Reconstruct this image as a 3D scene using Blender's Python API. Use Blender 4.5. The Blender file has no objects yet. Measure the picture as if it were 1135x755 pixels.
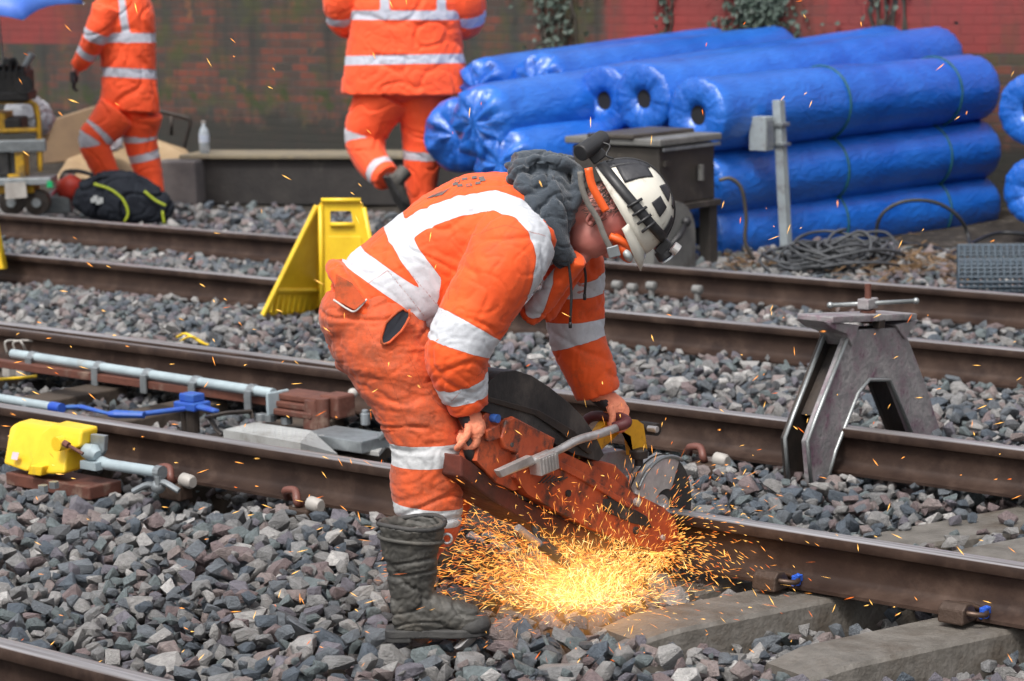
import bpy, bmesh, math, random
import numpy as np
from mathutils import Vector as V, Matrix, Quaternion, noise, Euler
random.seed(7); rng = np.random.default_rng(7)
S = bpy.context.scene; COL = S.collection
# ------------------------------------------------------------------ camera
F = 2770.; CX, CY = 567.5, 377.5
th = math.radians(49.54); pt = math.atan(427.5/2770); ro = math.radians(1.24)
fh = V((-math.cos(th), math.sin(th), 0)); rt = V((fh.y, -fh.x, 0)); Z = V((0,0,1))
fw = fh*math.cos(pt)-Z*math.sin(pt); up0 = fh*math.sin(pt)+Z*math.cos(pt)
CR = rt*math.cos(ro)-up0*math.sin(ro); CU = up0*math.cos(ro)+rt*math.sin(ro)
CAM = V((0,-6.41,1.96))
def ray(x,y): return fw+CR*((x-CX)/F)-CU*((y-CY)/F)
def G(x,y,z=0.): r=ray(x,y); return CAM+r*((z-CAM.z)/r.z)
def PX(x,y,X): r=ray(x,y); return CAM+r*((X-CAM.x)/r.x)
def PY(x,y,Y): r=ray(x,y); return CAM+r*((Y-CAM.y)/r.y)
def D(x,y,d): r=ray(x,y); return CAM+r*(d/r.dot(fh))
def proj(P):
    d=P-CAM; z=d.dot(fw); return CX+F*d.dot(CR)/z, CY-F*d.dot(CU)/z
cd=bpy.data.cameras.new('camera'); cam=bpy.data.objects.new('camera',cd); COL.objects.link(cam)
M=Matrix((CR,CU,-fw)).transposed().to_4x4(); M.translation=CAM; cam.matrix_world=M
cd.sensor_width=36; cd.lens=36*F/1135; cd.clip_end=500; cd.clip_start=.1
cd.dof.use_dof=True; cd.dof.focus_distance=7.5; cd.dof.aperture_fstop=5.0
S.camera=cam
# ------------------------------------------------------------------ light
w=bpy.data.worlds.new('World'); S.world=w; w.use_nodes=True; nt=w.node_tree
SUN_EL, SUN_AZ = math.radians(58), math.radians(150)     # azimuth measured from +X towards +Y
sd=V((math.cos(SUN_EL)*math.cos(SUN_AZ-math.pi*1.25), math.cos(SUN_EL)*math.sin(SUN_AZ-math.pi*1.25), math.sin(SUN_EL)))
sky=nt.nodes.new('ShaderNodeTexSky'); sky.sky_type='NISHITA'; sky.sun_disc=False
sky.sun_elevation=SUN_EL; sky.sun_rotation=math.atan2(sd.x,sd.y); sky.air_density=1.2; sky.dust_density=6; sky.ozone_density=1
hs=nt.nodes.new('ShaderNodeHueSaturation'); hs.inputs['Saturation'].default_value=.35
nt.links.new(sky.outputs[0],hs.inputs['Color'])
bg=nt.nodes['Background']; bg.inputs[1].default_value=.125; nt.links.new(hs.outputs[0],bg.inputs[0])
ld=bpy.data.lights.new('sun','SUN'); ld.energy=1.5; ld.angle=math.radians(11); ld.color=(1,.97,.93)
lo=bpy.data.objects.new('sun',ld); COL.objects.link(lo); lo.rotation_euler=sd.to_track_quat('Z','Y').to_euler(); lo.location=(0,0,20)
S.view_settings.view_transform='Standard'; S.view_settings.look='None'; S.view_settings.gamma=1; S.view_settings.exposure=.62
# ------------------------------------------------------------------ materials
MATS={}
def mat(name,c,rough=.6,metal=0,c2=None,ns=8.,bump=.0,bs=40.,spec=.5,coat=0,emit=None,es=0,trans=0,mixw=(.35,.65),alpha=1,stain=None,sheen=0,det=6,sub=0):
    if name in MATS: return MATS[name]
    m=bpy.data.materials.new(name); m.use_nodes=True; n=m.node_tree; b=n.nodes['Principled BSDF']; L=n.links.new
    tc=n.nodes.new('ShaderNodeTexCoord')
    b.inputs['Roughness'].default_value=rough; b.inputs['Metallic'].default_value=metal
    b.inputs['Specular IOR Level'].default_value=spec; b.inputs['Coat Weight'].default_value=coat
    b.inputs['Transmission Weight'].default_value=trans; b.inputs['Alpha'].default_value=alpha
    b.inputs['Sheen Weight'].default_value=sheen
    if c2 is None: c2=tuple(x*.78 for x in c)
    nz=n.nodes.new('ShaderNodeTexNoise'); nz.inputs['Scale'].default_value=ns; nz.inputs['Detail'].default_value=det; nz.inputs['Roughness'].default_value=.62
    L(tc.outputs['Object'],nz.inputs['Vector'])
    cr=n.nodes.new('ShaderNodeValToRGB'); e=cr.color_ramp.elements
    e[0].position=mixw[0]; e[1].position=mixw[1]; e[0].color=(*c,1); e[1].color=(*c2,1)
    L(nz.outputs[0],cr.inputs[0]); out=cr.outputs[0]
    if stain:
        sc,scale,lo_,hi_=stain
        n2=n.nodes.new('ShaderNodeTexNoise'); n2.inputs['Scale'].default_value=scale; n2.inputs['Detail'].default_value=8; n2.inputs['Roughness'].default_value=.7
        L(tc.outputs['Object'],n2.inputs['Vector'])
        mr=n.nodes.new('ShaderNodeMapRange'); mr.inputs[1].default_value=lo_; mr.inputs[2].default_value=hi_; L(n2.outputs[0],mr.inputs[0])
        mx=n.nodes.new('ShaderNodeMix'); mx.data_type='RGBA'; L(mr.outputs[0],mx.inputs[0]); L(out,mx.inputs[6]); mx.inputs[7].default_value=(*sc,1); out=mx.outputs[2]
    L(out,b.inputs['Base Color'])
    if rough>.15 and not trans:
        r=n.nodes.new('ShaderNodeMapRange'); r.inputs[3].default_value=max(.05,rough-.12); r.inputs[4].default_value=min(1,rough+.12)
        L(nz.outputs[0],r.inputs[0]); L(r.outputs[0],b.inputs['Roughness'])
    if bump:
        n3=n.nodes.new('ShaderNodeTexNoise'); n3.inputs['Scale'].default_value=bs; n3.inputs['Detail'].default_value=8
        L(tc.outputs['Object'],n3.inputs['Vector'])
        bp=n.nodes.new('ShaderNodeBump'); bp.inputs['Strength'].default_value=bump; bp.inputs['Distance'].default_value=.01
        L(n3.outputs[0],bp.inputs['Height']); L(bp.outputs[0],b.inputs['Normal'])
    if emit: b.inputs['Emission Color'].default_value=(*emit,1); b.inputs['Emission Strength'].default_value=es
    MATS[name]=m; return m
# ------------------------------------------------------------------ objects
LOC={}
def link(name,bm_or_me,m,parent=None,smooth=False,bevel=0,seg=2,origin=None,label=None,recalc=True):
    if isinstance(bm_or_me,bmesh.types.BMesh):
        if recalc: bmesh.ops.recalc_face_normals(bm_or_me,faces=bm_or_me.faces)
        me=bpy.data.meshes.new(name); bm_or_me.to_mesh(me); bm_or_me.free()
    else: me=bm_or_me
    me.name=name
    if parent is not None: base=LOC[parent.name]
    else:
        co=np.empty(len(me.vertices)*3,dtype=np.float32); me.vertices.foreach_get('co',co); co=co.reshape(-1,3)
        base=V(origin) if origin is not None else V(((co[:,0].min()+co[:,0].max())/2,(co[:,1].min()+co[:,1].max())/2,co[:,2].min()))
    me.transform(Matrix.Translation(-base))
    o=bpy.data.objects.new(name,me); COL.objects.link(o)
    if parent is not None: o.parent=parent
    else: o.location=base
    LOC[o.name]=base
    for mm in (m if isinstance(m,(list,tuple)) else [m]): me.materials.append(mm)
    if smooth:
        for p in me.polygons: p.use_smooth=True
    if bevel:
        b=o.modifiers.new('bevel','BEVEL'); b.width=bevel; b.segments=seg; b.limit_method='ANGLE'; b.angle_limit=math.radians(40); b.harden_normals=False
    if smooth=='auto':
        try: me.set_sharp_from_angle(angle=math.radians(38))
        except Exception: pass
    if label: o['label']=label
    return o
def thing(name,loc,label,cat,group=None):
    o=bpy.data.objects.new(name,None); COL.objects.link(o); o.location=loc; LOC[o.name]=V(loc); o.empty_display_size=.1
    return tag(o,label,cat,group)
def tag(o,label,cat,group=None):
    o['label']=label; o['category']=cat
    if group: o['group']=group
    return o
def struct(o,kind='structure'): o['kind']=kind; return o
def dup(root,off,label=None):
    r=root.copy(); COL.objects.link(r); r.location=root.location+V(off); LOC[r.name]=V(r.location)
    if label: r['label']=label
    for ch in [c for c in S.objects if c.parent==root]:
        c=ch.copy(); COL.objects.link(c); c.parent=r
        for g in [c2 for c2 in S.objects if c2.parent==ch]:
            d=g.copy(); COL.objects.link(d); d.parent=c
    return r
# ------------------------------------------------------------------ shapes
def B(): return bmesh.new()
def box(bm,c,s,ax=None,taper=None):
    c=V(c); ax=ax or (V((1,0,0)),V((0,1,0)),V((0,0,1)))
    vs=[]
    for k in (-1,1):
        for j in (-1,1):
            for i in (-1,1):
                t=taper if (taper and k>0) else 1
                vs.append(bm.verts.new(c+ax[0]*(i*s[0]/2*t)+ax[1]*(j*s[1]/2*t)+ax[2]*(k*s[2]/2)))
    for f in ((0,1,3,2),(4,6,7,5),(0,4,5,1),(2,3,7,6),(0,2,6,4),(1,5,7,3)): bm.faces.new([vs[i] for i in f])
def frame_axes(t,hint=None):
    t=t.normalized(); h=hint or Z
    if abs(t.dot(h))>.95: h=V((1,0,0)) if abs(t.x)<.9 else V((0,1,0))
    a=t.cross(h).normalized(); return a, t.cross(a).normalized()
def tube(bm,pts,r,seg=12,cap=True,hint=None,flat=1.):
    pts=[V(p) for p in pts]; n=len(pts); rs=r if isinstance(r,(list,tuple)) else [r]*n
    prev=None; rings=[]
    for i,p in enumerate(pts):
        t=(pts[min(i+1,n-1)]-pts[max(i-1,0)])
        if t.length<1e-9: t=V((0,0,1))
        t.normalize()
        if prev is None: a,b=frame_axes(t,hint)
        else:
            a=prev-t*prev.dot(t)
            a=a.normalized() if a.length>1e-6 else frame_axes(t,hint)[0]
            b=t.cross(a)
        prev=a
        rings.append([bm.verts.new(p+a*(rs[i]*math.cos(2*math.pi*k/seg))+b*(rs[i]*flat*math.sin(2*math.pi*k/seg))) for k in range(seg)])
    for i in range(n-1):
        for k in range(seg):
            bm.faces.new((rings[i][k],rings[i][(k+1)%seg],rings[i+1][(k+1)%seg],rings[i+1][k]))
    if cap: bm.faces.new(rings[0][::-1]); bm.faces.new(rings[-1])
def loft(bm,secs,lat,seg=24,cap=True,ex=2.):
    """secs: (centre, in-plane half width, lateral half width); lat: lateral axis"""
    n=len(secs); rings=[]; pa=None
    for i,(p,ra,rb) in enumerate(secs):
        t=(V(secs[min(i+1,n-1)][0])-V(secs[max(i-1,0)][0])).normalized()
        la=(lat-t*lat.dot(t)).normalized(); a=t.cross(la).normalized()
        if pa is not None and a.dot(pa)<0: a=-a
        pa=a; ring=[]
        for k in range(seg):
            an=2*math.pi*k/seg; c,s_=math.cos(an),math.sin(an)
            c=math.copysign(abs(c)**(2/ex),c); s_=math.copysign(abs(s_)**(2/ex),s_)
            ring.append(bm.verts.new(V(p)+a*(ra*c)+la*(rb*s_)))
        rings.append(ring)
    for i in range(n-1):
        for k in range(seg): bm.faces.new((rings[i][k],rings[i][(k+1)%seg],rings[i+1][(k+1)%seg],rings[i+1][k]))
    if cap: bm.faces.new(rings[0][::-1]); bm.faces.new(rings[-1])
def ball(bm,c,r,ax=None,u=18,v=12):
    ax=ax or (V((1,0,0)),V((0,1,0)),V((0,0,1))); r=r if isinstance(r,(tuple,list)) else (r,)*3
    M=Matrix((ax[0]*r[0],ax[1]*r[1],ax[2]*r[2])).transposed().to_4x4(); M.translation=V(c)
    bmesh.ops.create_uvsphere(bm,u_segments=u,v_segments=v,radius=1,matrix=M)
def prism(bm,pts,off):
    """closed polygon (world points, planar) extruded by vector off"""
    a=[bm.verts.new(V(p)) for p in pts]; b=[bm.verts.new(V(p)+V(off)) for p in pts]; n=len(a)
    fs=[bm.faces.new(a),bm.faces.new(b[::-1])]
    for i in range(n): bm.faces.new((a[i],b[i],b[(i+1)%n],a[(i+1)%n]))
    bmesh.ops.triangulate(bm,faces=fs)
def cyl(bm,a,b,r,seg=20,r2=None): tube(bm,[a,b],[r,r if r2 is None else r2],seg)
def ring_tube(bm,c,n,R,r,seg=32,ts=8,a0=0,a1=2*math.pi):
    u,v=frame_axes(V(n)); full=abs(a1-a0-2*math.pi)<1e-6
    pts=[V(c)+u*(R*math.cos(a0+(a1-a0)*k/seg))+v*(R*math.sin(a0+(a1-a0)*k/seg)) for k in range(seg+1)]
    tube(bm,pts,r,ts,cap=not full)
def smoothpts(P,n=8):
    """Catmull-Rom through points (Vectors)"""
    P=[V(p) for p in P]; Q=[P[0]*2-P[1]]+P+[P[-1]*2-P[-2]]; out=[]
    for i in range(1,len(Q)-2):
        for k in range(n):
            t=k/n; a,b,c,d=Q[i-1],Q[i],Q[i+1],Q[i+2]
            out.append(.5*((2*b)+(c-a)*t+(2*a-5*b+4*c-d)*t*t+(3*b-a-3*c+d)*t**3))
    out.append(P[-1]); return out
def voxel(bm,size,smooth_it=2):
    bmesh.ops.recalc_face_normals(bm,faces=bm.faces)
    me=bpy.data.meshes.new('tmp'); bm.to_mesh(me); bm.free(); o=bpy.data.objects.new('tmp',me); COL.objects.link(o)
    r=o.modifiers.new('r','REMESH'); r.mode='VOXEL'; r.voxel_size=size; r.adaptivity=0
    if smooth_it: s=o.modifiers.new('s','SMOOTH'); s.iterations=smooth_it; s.factor=.5
    dg=bpy.context.evaluated_depsgraph_get(); dg.update(); m2=bpy.data.meshes.new_from_object(o.evaluated_get(dg)); bpy.data.objects.remove(o); bpy.data.meshes.remove(me)
    return m2
def getco(me):
    co=np.empty(len(me.vertices)*3,dtype=np.float32); me.vertices.foreach_get('co',co); return co.reshape(-1,3).astype(float)
def getno(me):
    no=np.empty(len(me.vertices)*3,dtype=np.float32); me.vertex_normals.foreach_get('vector',no); return no.reshape(-1,3).astype(float)
def setco(me,co): me.vertices.foreach_set('co',co.astype(np.float32).ravel()); me.update()
def attr(me,name,vals):
    a=me.attributes.new(name,'FLOAT','POINT'); a.data.foreach_set('value',np.asarray(vals,dtype=np.float32))
# ================================================================== SETTING
YR=[-2.36,-.05,1.475,3.45,5.03]; WALL_Y=10.6
def gz(x,y):
    """height of the bare ground under the ballast"""
    return -.16 if y<5.9 else (-.16+min(1,(y-5.9)/.8)*.13)
# ground sheet
bm=B(); xs=[-150,-60,-40]+[-30+i*.5 for i in range(80)]+[15,60,120]; ys=[-80,-30,-12]+[-8+i*.4 for i in range(48)]+[14,40,100]
vg=[[bm.verts.new((x,y,gz(x,y)+(.02*noise.noise(V((x*1.3,y*1.3,0))) if -31<x<11 and -9<y<12 else 0))) for y in ys] for x in xs]
for i in range(len(xs)-1):
    for j in range(len(ys)-1): bm.faces.new((vg[i][j],vg[i+1][j],vg[i+1][j+1],vg[i][j+1]))
m_ground=mat('ground_soil',(.022,.019,.016),.95,c2=(.045,.039,.032),ns=3,bump=.8,bs=30,spec=.2,stain=((.12,.105,.09),12,.55,.65))
struct(link('ground',bm,m_ground,smooth=True,origin=(0,0,0)))
# ------------------------------------------------------------------ rails
def rail_mat():
    m=mat('rail_steel',(.026,.015,.012),.55,.2,spec=.3,c2=(.050,.030,.022),ns=5,bump=.15,bs=60,stain=((.085,.055,.042),6,.5,.74))
    n=m.node_tree; L=n.links.new; b=n.nodes['Principled BSDF']
    tc=[x for x in n.nodes if x.type=='TEX_COORD'][0]; sp=n.nodes.new('ShaderNodeSeparateXYZ'); L(tc.outputs['Object'],sp.inputs[0])
    gt=n.nodes.new('ShaderNodeMapRange'); gt.inputs[1].default_value=.1655; gt.inputs[2].default_value=.1685; L(sp.outputs[2],gt.inputs[0])
    src=b.inputs['Base Color'].links[0].from_socket; rs=b.inputs['Roughness'].links[0].from_socket
    mp=n.nodes.new('ShaderNodeMapping'); mp.inputs['Scale'].default_value=(1.5,90,90); L(tc.outputs['Object'],mp.inputs[0])
    nz=n.nodes.new('ShaderNodeTexNoise'); nz.inputs['Scale'].default_value=1; nz.inputs['Detail'].default_value=5; L(mp.outputs[0],nz.inputs['Vector'])
    c2=n.nodes.new('ShaderNodeValToRGB'); c2.color_ramp.elements[0].position=.3; c2.color_ramp.elements[1].position=.7
    c2.color_ramp.elements[0].color=(.20,.17,.16,1); c2.color_ramp.elements[1].color=(.58,.56,.57,1); L(nz.outputs[0],c2.inputs[0])
    mx=n.nodes.new('ShaderNodeMix'); mx.data_type='RGBA'; L(gt.outputs[0],mx.inputs[0]); L(src,mx.inputs[6]); L(c2.outputs[0],mx.inputs[7]); L(mx.outputs[2],b.inputs['Base Color'])
    m2=n.nodes.new('ShaderNodeMix'); L(gt.outputs[0],m2.inputs[0]); L(rs,m2.inputs[2]); m2.inputs[3].default_value=.38; L(m2.outputs[0],b.inputs['Roughness'])
    m3=n.nodes.new('ShaderNodeMapRange'); m3.inputs[3].default_value=.15; m3.inputs[4].default_value=.7; L(gt.outputs[0],m3.inputs[0]); L(m3.outputs[0],b.inputs['Metallic'])
    return m
m_rail=rail_mat()
PROF=[(-.075,0),(.075,0),(.075,.011),(.045,.018),(.018,.030),(.0085,.045),(.0082,.115),(.014,.127),(.0345,.135),(.036,.140),(.036,.158),(.033,.166),(.024,.1705),(.010,.172),(-.010,.172),(-.024,.1705),(-.033,.166),(-.036,.158),(-.036,.140),(-.0345,.135),(-.014,.127),(-.0082,.115),(-.0085,.045),(-.018,.030),(-.045,.018),(-.075,.011)]
def railmesh(x0,x1,y,z=0,prof=PROF,cuts=12,yf=None):
    bm=B(); rows=[]
    for i in range(cuts+1):
        x=x0+(x1-x0)*i/cuts; yy=y if yf is None else yf(x)
        rows.append([bm.verts.new((x,yy+a,z+b)) for a,b in prof])
    n=len(prof)
    for i in range(cuts):
        for k in range(n): bm.faces.new((rows[i][k],rows[i][(k+1)%n],rows[i+1][(k+1)%n],rows[i+1][k]))
    bm.faces.new(rows[0][::-1]); bm.faces.new(rows[-1]); return bm
labs=['dull steel running rail nearest the camera, crossing only the bottom left corner','rusty steel running rail being cut by the orange disc cutter','rusty steel running rail the splayed rail clamp straddles','near rail of the track behind, between two strips of clean ballast','farthest rail, passing just in front of the dark equipment cabinet']
for y,l in zip(YR,labs):
    o=link('rail',railmesh(-60,8,y),m_rail,smooth='auto',origin=(-4,y,0)); tag(o,l,'rail','running rails')
# switch blade lying against the third rail
bl=[(a*.8 if b>.1 else a,b*.97) for a,b in PROF]
o=link('switch_rail',railmesh(-22,-6.9,1.3,0,bl,20,lambda x:1.475-.078-.03*max(0,(x+22)/15)),m_rail,smooth='auto',origin=(-12,1.35,0)); tag(o,'tapered switch blade lying close against the rail behind the pale pipe','switch rail')
# ------------------------------------------------------------------ sleepers
m_conc=mat('sleeper_concrete',(.105,.095,.082),.5,c2=(.165,.152,.135),ns=11,bump=.5,bs=55,stain=((.09,.075,.06),5,.5,.66))
m_iron=mat('cast_shoulder',(.075,.048,.035),.6,.3,bump=.4,bs=60)
m_blue=mat('insulator_blue',(.03,.12,.6),.4)
m_spring=mat('clip_steel',(.12,.08,.06),.45,.7)
def cast_shoulder(root,x,y,sg):
    bm=B(); prof=[(0,0),(0,.03),(.02,.055),(.055,.06),(.075,.045),(.08,0)]
    prism(bm,[V((x-.05,y+sg*(.078+a),b+.002)) for a,b in prof],V((.085,0,0)))
    sh=link('clip_shoulder',bm,m_iron,root,bevel=.006)
    bm=B(); tube(bm,smoothpts([V((x-.07,y+sg*.05,.028)),V((x-.02,y+sg*.04,.035)),V((x+.05,y+sg*.06,.032)),V((x+.075,y+sg*.1,.03)),V((x+.04,y+sg*.13,.035)),V((x-.03,y+sg*.115,.03))],5),.0085,8)
    link('rail_clip',bm,m_spring,root,smooth=True)
    bm=B(); box(bm,(x+.05,y+sg*.055,.03),(.022,.034,.022)); box(bm,(x+.06,y+sg*.066,.022),(.014,.014,.04)); cyl(bm,V((x+.045,y+sg*.075,.01)),V((x+.07,y+sg*.075,.05)),.008,8)
    link('clip_insulator',bm,m_blue,root,bevel=.003)
SA=(rt*.842+fh*.539).normalized(); SW=V((SA.y,-SA.x,0))      # the bearers here lie skew to the rails
S1a,S1b=G(660,686,-.01),G(718,705,-.01); S2a=G(843,724,-.01); S3a=G(985,586,-.03)
def s_end(p): return p+SW*.12
SORG=[s_end(S1a),s_end(S2a),s_end(S3a)-SA*1.0]
sllab=['concrete sleeper beneath the saw, lit by the densest sparks','grit-strewn concrete sleeper in the bottom right corner','concrete sleeper end showing pale between the two right-hand rails']
def sleeper(o,label,k):
    r=thing('sleeper',(o.x,o.y,-.2),label,'sleeper','concrete sleepers')
    bm=B(); n=14
    zt0=-.012 if k<2 else -.035; prof=lambda y:(.275,.24,zt0-.0*y)
    rows=[]
    y0,y1=(0,2.0)
    for i in range(n+1):
        y=y0+(y1-y0)*i/n; wb,wt,zt=prof(y); e=.02 if i in(0,n) else 0
        rows.append([bm.verts.new(V((o.x,o.y,0))+SA*y+SW*(-a*wb/2 if j<2 else -a*(wt/2-e))+Z*b) for j,(a,b) in enumerate(((-1,-.205),(1,-.205),(1,zt-.012-e),(1*.92,zt-e),(-1*.92,zt-e),(-1,zt-.012-e)))])
    for i in range(n):
        for q in range(6): bm.faces.new((rows[i][q],rows[i][(q+1)%6],rows[i+1][(q+1)%6],rows[i+1][q]))
    bm.faces.new(rows[0][::-1]); bm.faces.new(rows[-1])
    link('sleeper_block',bm,m_conc,r)
    if k<2: cast_shoulder(r,(G(838,660,.0),G(1044,698,.0))[k].x,YR[1],-1)
    return r
for k,x in enumerate(SORG): sleeper(x,sllab[k],k)
def on_sleeper(x,y,m=0.):
    for k,o in enumerate(SORG):
        d=V((x,y,0))-V((o.x,o.y,0)); s,t=d.dot(SA),d.dot(SW)
        if -m<s<2.0+m and abs(t)<.12+m: return k
    return -1
# ------------------------------------------------------------------ ballast: piled stone by stone
def target(x,y):
    t=-.005+.02*noise.noise(V((x*1.1,y*1.1,3)))
    if y<-2.2: t=-.03
    if -2.2<y<-.1:
        t=.012-.02*abs(y+.9)+.02*noise.noise(V((x*1.7,y*1.7,3)))
        if x>-4.75: k=min(1,(x+4.75)/.35)*min(1,max(0,(y+.95)/.25)); t-=.07*k
        if x<-6.6 and y>-.55: t-=.05
    if 0<y<1.45:
        if x<-6.2: t=-.09+.0*noise.noise(V((x,y,1)))
        if x<-6.2 and y<.45 : t=-.05
        if x>-4.1 and y>.45: t-=.015
        if x>-3.45: t-=.05
    if 1.5<y<3.4: t=.02+.035*math.sin(math.pi*(y-1.5)/1.9)
    if 3.5<y<5: t=.015
    if y>5.1: t=.03 if x<-9.5 or x>-5.7 else .0
    if y>5.9: t=.04
    return t+.012*noise.noise(V((x*4,y*4,7)))
CS=.008; X0,X1,Y0,Y1=-17.,0.,-3.6,7.6
nx,ny=int((X1-X0)/CS),int((Y1-Y0)/CS)
Hm=np.full((nx,ny),-.15,dtype=np.float32)
def setreg(x0,x1,y0,y1,z):
    i0,i1,j0,j1=[int(v) for v in ((x0-X0)/CS,(x1-X0)/CS,(y0-Y0)/CS,(y1-Y0)/CS)]
    Hm[max(0,i0):max(0,i1),max(0,j0):max(0,j1)]=z
for y in YR:
    setreg(X0,X1,y-.075,y+.075,.02); setreg(X0,X1,y-.037,y+.037,9)
for o in SORG:
    for i in range(-2,int(2.0/.006)):
        for j in range(-20,21):
            q=V((o.x,o.y,0))+SA*(i*.006)+SW*(j*.006); a_,b_=int((q.x-X0)/CS),int((q.y-Y0)/CS)
            if 0<=a_<nx and 0<=b_<ny and Hm[a_,b_]<8: Hm[a_,b_]=max(Hm[a_,b_],-.012 if o is not SORG[2] else -.035)
def blocked(x,y):
    if y>6.0 and (x<-10.3): return rng.random()<.5
    k=on_sleeper(x,y,.03)
    if k in (0,1) and y<-.02: return rng.random()<.93
    if k==2 and 0<y<1.4: return rng.random()<(.97 if x>G(960,590,0).x else .3)
    return False
def infrust(x,y):
    d=V((x,y,0))-CAM; z=d.dot(fh); s=d.dot(rt)
    return z>3.8 and abs(s)<z*.205+(1.5 if s>0 else .9)
cand=[]
dens=1100
# random candidates, each tries a few nearby spots and takes the lowest
P=[]
tries=int((X1-X0)*(Y1-Y0)*dens)
cx_=rng.uniform(X0+.1,X1-.1,tries); cy_=rng.uniform(Y0+.1,Y1-.1,tries)
RES={}
foot=[(G(470,706),.17,.075)]
pos=[];rots=[];scls=[]
def quad(rx,ry,rz,q):
    Rm=np.array(q.to_matrix()); A=Rm@np.diag([1/rx**2,1/ry**2,1/rz**2])@Rm.T; return A
import time; T0=time.time()
for i in range(tries):
    x,y=cx_[i],cy_[i]
    if not infrust(x,y) or blocked(x,y): continue
    far=y>1.5
    if any(abs(y-yr)<.04 for yr in YR): continue
    size=float(np.clip(rng.lognormal(math.log(.029),.34),.012,.050))*(1.16 if y<-.1 else 1.0)
    if y<-.0 and x>-4.7 and rng.random()<.3: size*=.55
    if on_sleeper(x,y)>=0 and y<0: size=rng.uniform(.004,.011)
    rx=size*rng.uniform(1.0,1.35); ry=size*rng.uniform(.75,1.0); rz=size*rng.uniform(.55,.92)
    q=Euler((rng.normal(0,.42),rng.normal(0,.42),rng.uniform(0,6.283))).to_quaternion()
    A=quad(rx,ry,rz,q); azz=A[2,2]; ax_,ay_=A[0,2],A[1,2]
    R=int(rx/CS)+1; g=np.arange(-R,R+1)*CS; gx,gy=np.meshgrid(g,g,indexing='ij')
    bb=2*(ax_*gx+ay_*gy); cc=A[0,0]*gx**2+2*A[0,1]*gx*gy+A[1,1]*gy**2-1
    dis=bb*bb-4*azz*cc; msk=dis>0; sq=np.sqrt(np.where(msk,dis,0)); lo_=(-bb-sq)/(2*azz); hi_=(-bb+sq)/(2*azz)
    best=None
    for t in range(5):
        xx=x+(rng.uniform(-.035,.035) if t else 0); yy=y+(rng.uniform(-.035,.035) if t else 0)
        a=int((xx-X0)/CS); b=int((yy-Y0)/CS)
        if a-R<0 or b-R<0 or a+R+1>nx or b+R+1>ny: continue
        sub=Hm[a-R:a+R+1,b-R:b+R+1]; z=np.where(msk,sub-lo_,-9).max()
        if best is None or z<best[0]: best=(z,xx,yy,a,b)
    if best is None: continue
    z,xx,yy,a,b=best; z-=.10*size*1.5
    if z+rz*.6>target(xx,yy)+.012: continue
    sub=Hm[a-R:a+R+1,b-R:b+R+1]; np.maximum(sub,np.where(msk,z+hi_,-9),out=sub)
    pos.append((xx,yy,z)); rots.append(tuple(q.to_euler())); scls.append((rx,ry,rz))
print('stones',len(pos),'s',round(time.time()-T0,1))
def ground_h(x,y):
    a=int((x-X0)/CS); b=int((y-Y0)/CS); return float(Hm[a,b])
# stone variants
SC=bpy.data.collections.new('stone_kinds')
def stone_mat():
    m=bpy.data.materials.new('ballast_stone'); m.use_nodes=True; n=m.node_tree; L=n.links.new; b=n.nodes['Principled BSDF']
    oi=n.nodes.new('ShaderNodeObjectInfo'); cr=n.nodes.new('ShaderNodeValToRGB'); cr.color_ramp.interpolation='CONSTANT'
    cols=[(0,(.105,.118,.132)),(.14,(.175,.175,.175)),(.26,(.20,.165,.158)),(.35,(.070,.086,.105)),(.47,(.205,.20,.195)),(.57,(.150,.115,.115)),(.66,(.115,.138,.142)),(.76,(.27,.262,.255)),(.83,(.125,.118,.138)),(.91,(.072,.075,.08)),(.965,(.38,.37,.36))]
    e=cr.color_ramp.elements
    e[0].color=(*cols[0][1],1); e[1].position=cols[1][0]; e[1].color=(*cols[1][1],1)
    for p_,c in cols[2:]: x=e.new(p_); x.color=(*c,1)
    L(oi.outputs['Random'],cr.inputs[0])
    g=n.nodes.new('ShaderNodeTexCoord'); nz=n.nodes.new('ShaderNodeTexNoise'); nz.noise_dimensions='4D'; nz.inputs['Scale'].default_value=2.2; nz.inputs['Detail'].default_value=9; nz.inputs['Roughness'].default_value=.75
    L(g.outputs['Object'],nz.inputs['Vector']); mu=n.nodes.new('ShaderNodeMath'); mu.operation='MULTIPLY'; mu.inputs[1].default_value=50; L(oi.outputs['Random'],mu.inputs[0]); L(mu.outputs[0],nz.inputs['W'])
    mr=n.nodes.new('ShaderNodeMapRange'); mr.inputs[1].default_value=.3; mr.inputs[2].default_value=.72; mr.inputs[3].default_value=.7; mr.inputs[4].default_value=1.75; L(nz.outputs[0],mr.inputs[0])
    vm=n.nodes.new('ShaderNodeVectorMath'); vm.operation='SCALE'; L(cr.outputs[0],vm.inputs[0]); L(mr.outputs[0],vm.inputs['Scale']); L(vm.outputs[0],b.inputs['Base Color'])
    b.inputs['Roughness'].default_value=.52; b.inputs['Specular IOR Level'].default_value=.5
    n2=n.nodes.new('ShaderNodeTexNoise'); n2.inputs['Scale'].default_value=4.5; n2.inputs['Detail'].default_value=8; n2.inputs['Roughness'].default_value=.65; L(g.outputs['Object'],n2.inputs['Vector'])
    bp=n.nodes.new('ShaderNodeBump'); bp.inputs['Strength'].default_value=1.0; bp.inputs['Distance'].default_value=.014; L(n2.outputs[0],bp.inputs['Height']); L(bp.outputs[0],b.inputs['Normal'])
    return m
m_stone=stone_mat()
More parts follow.
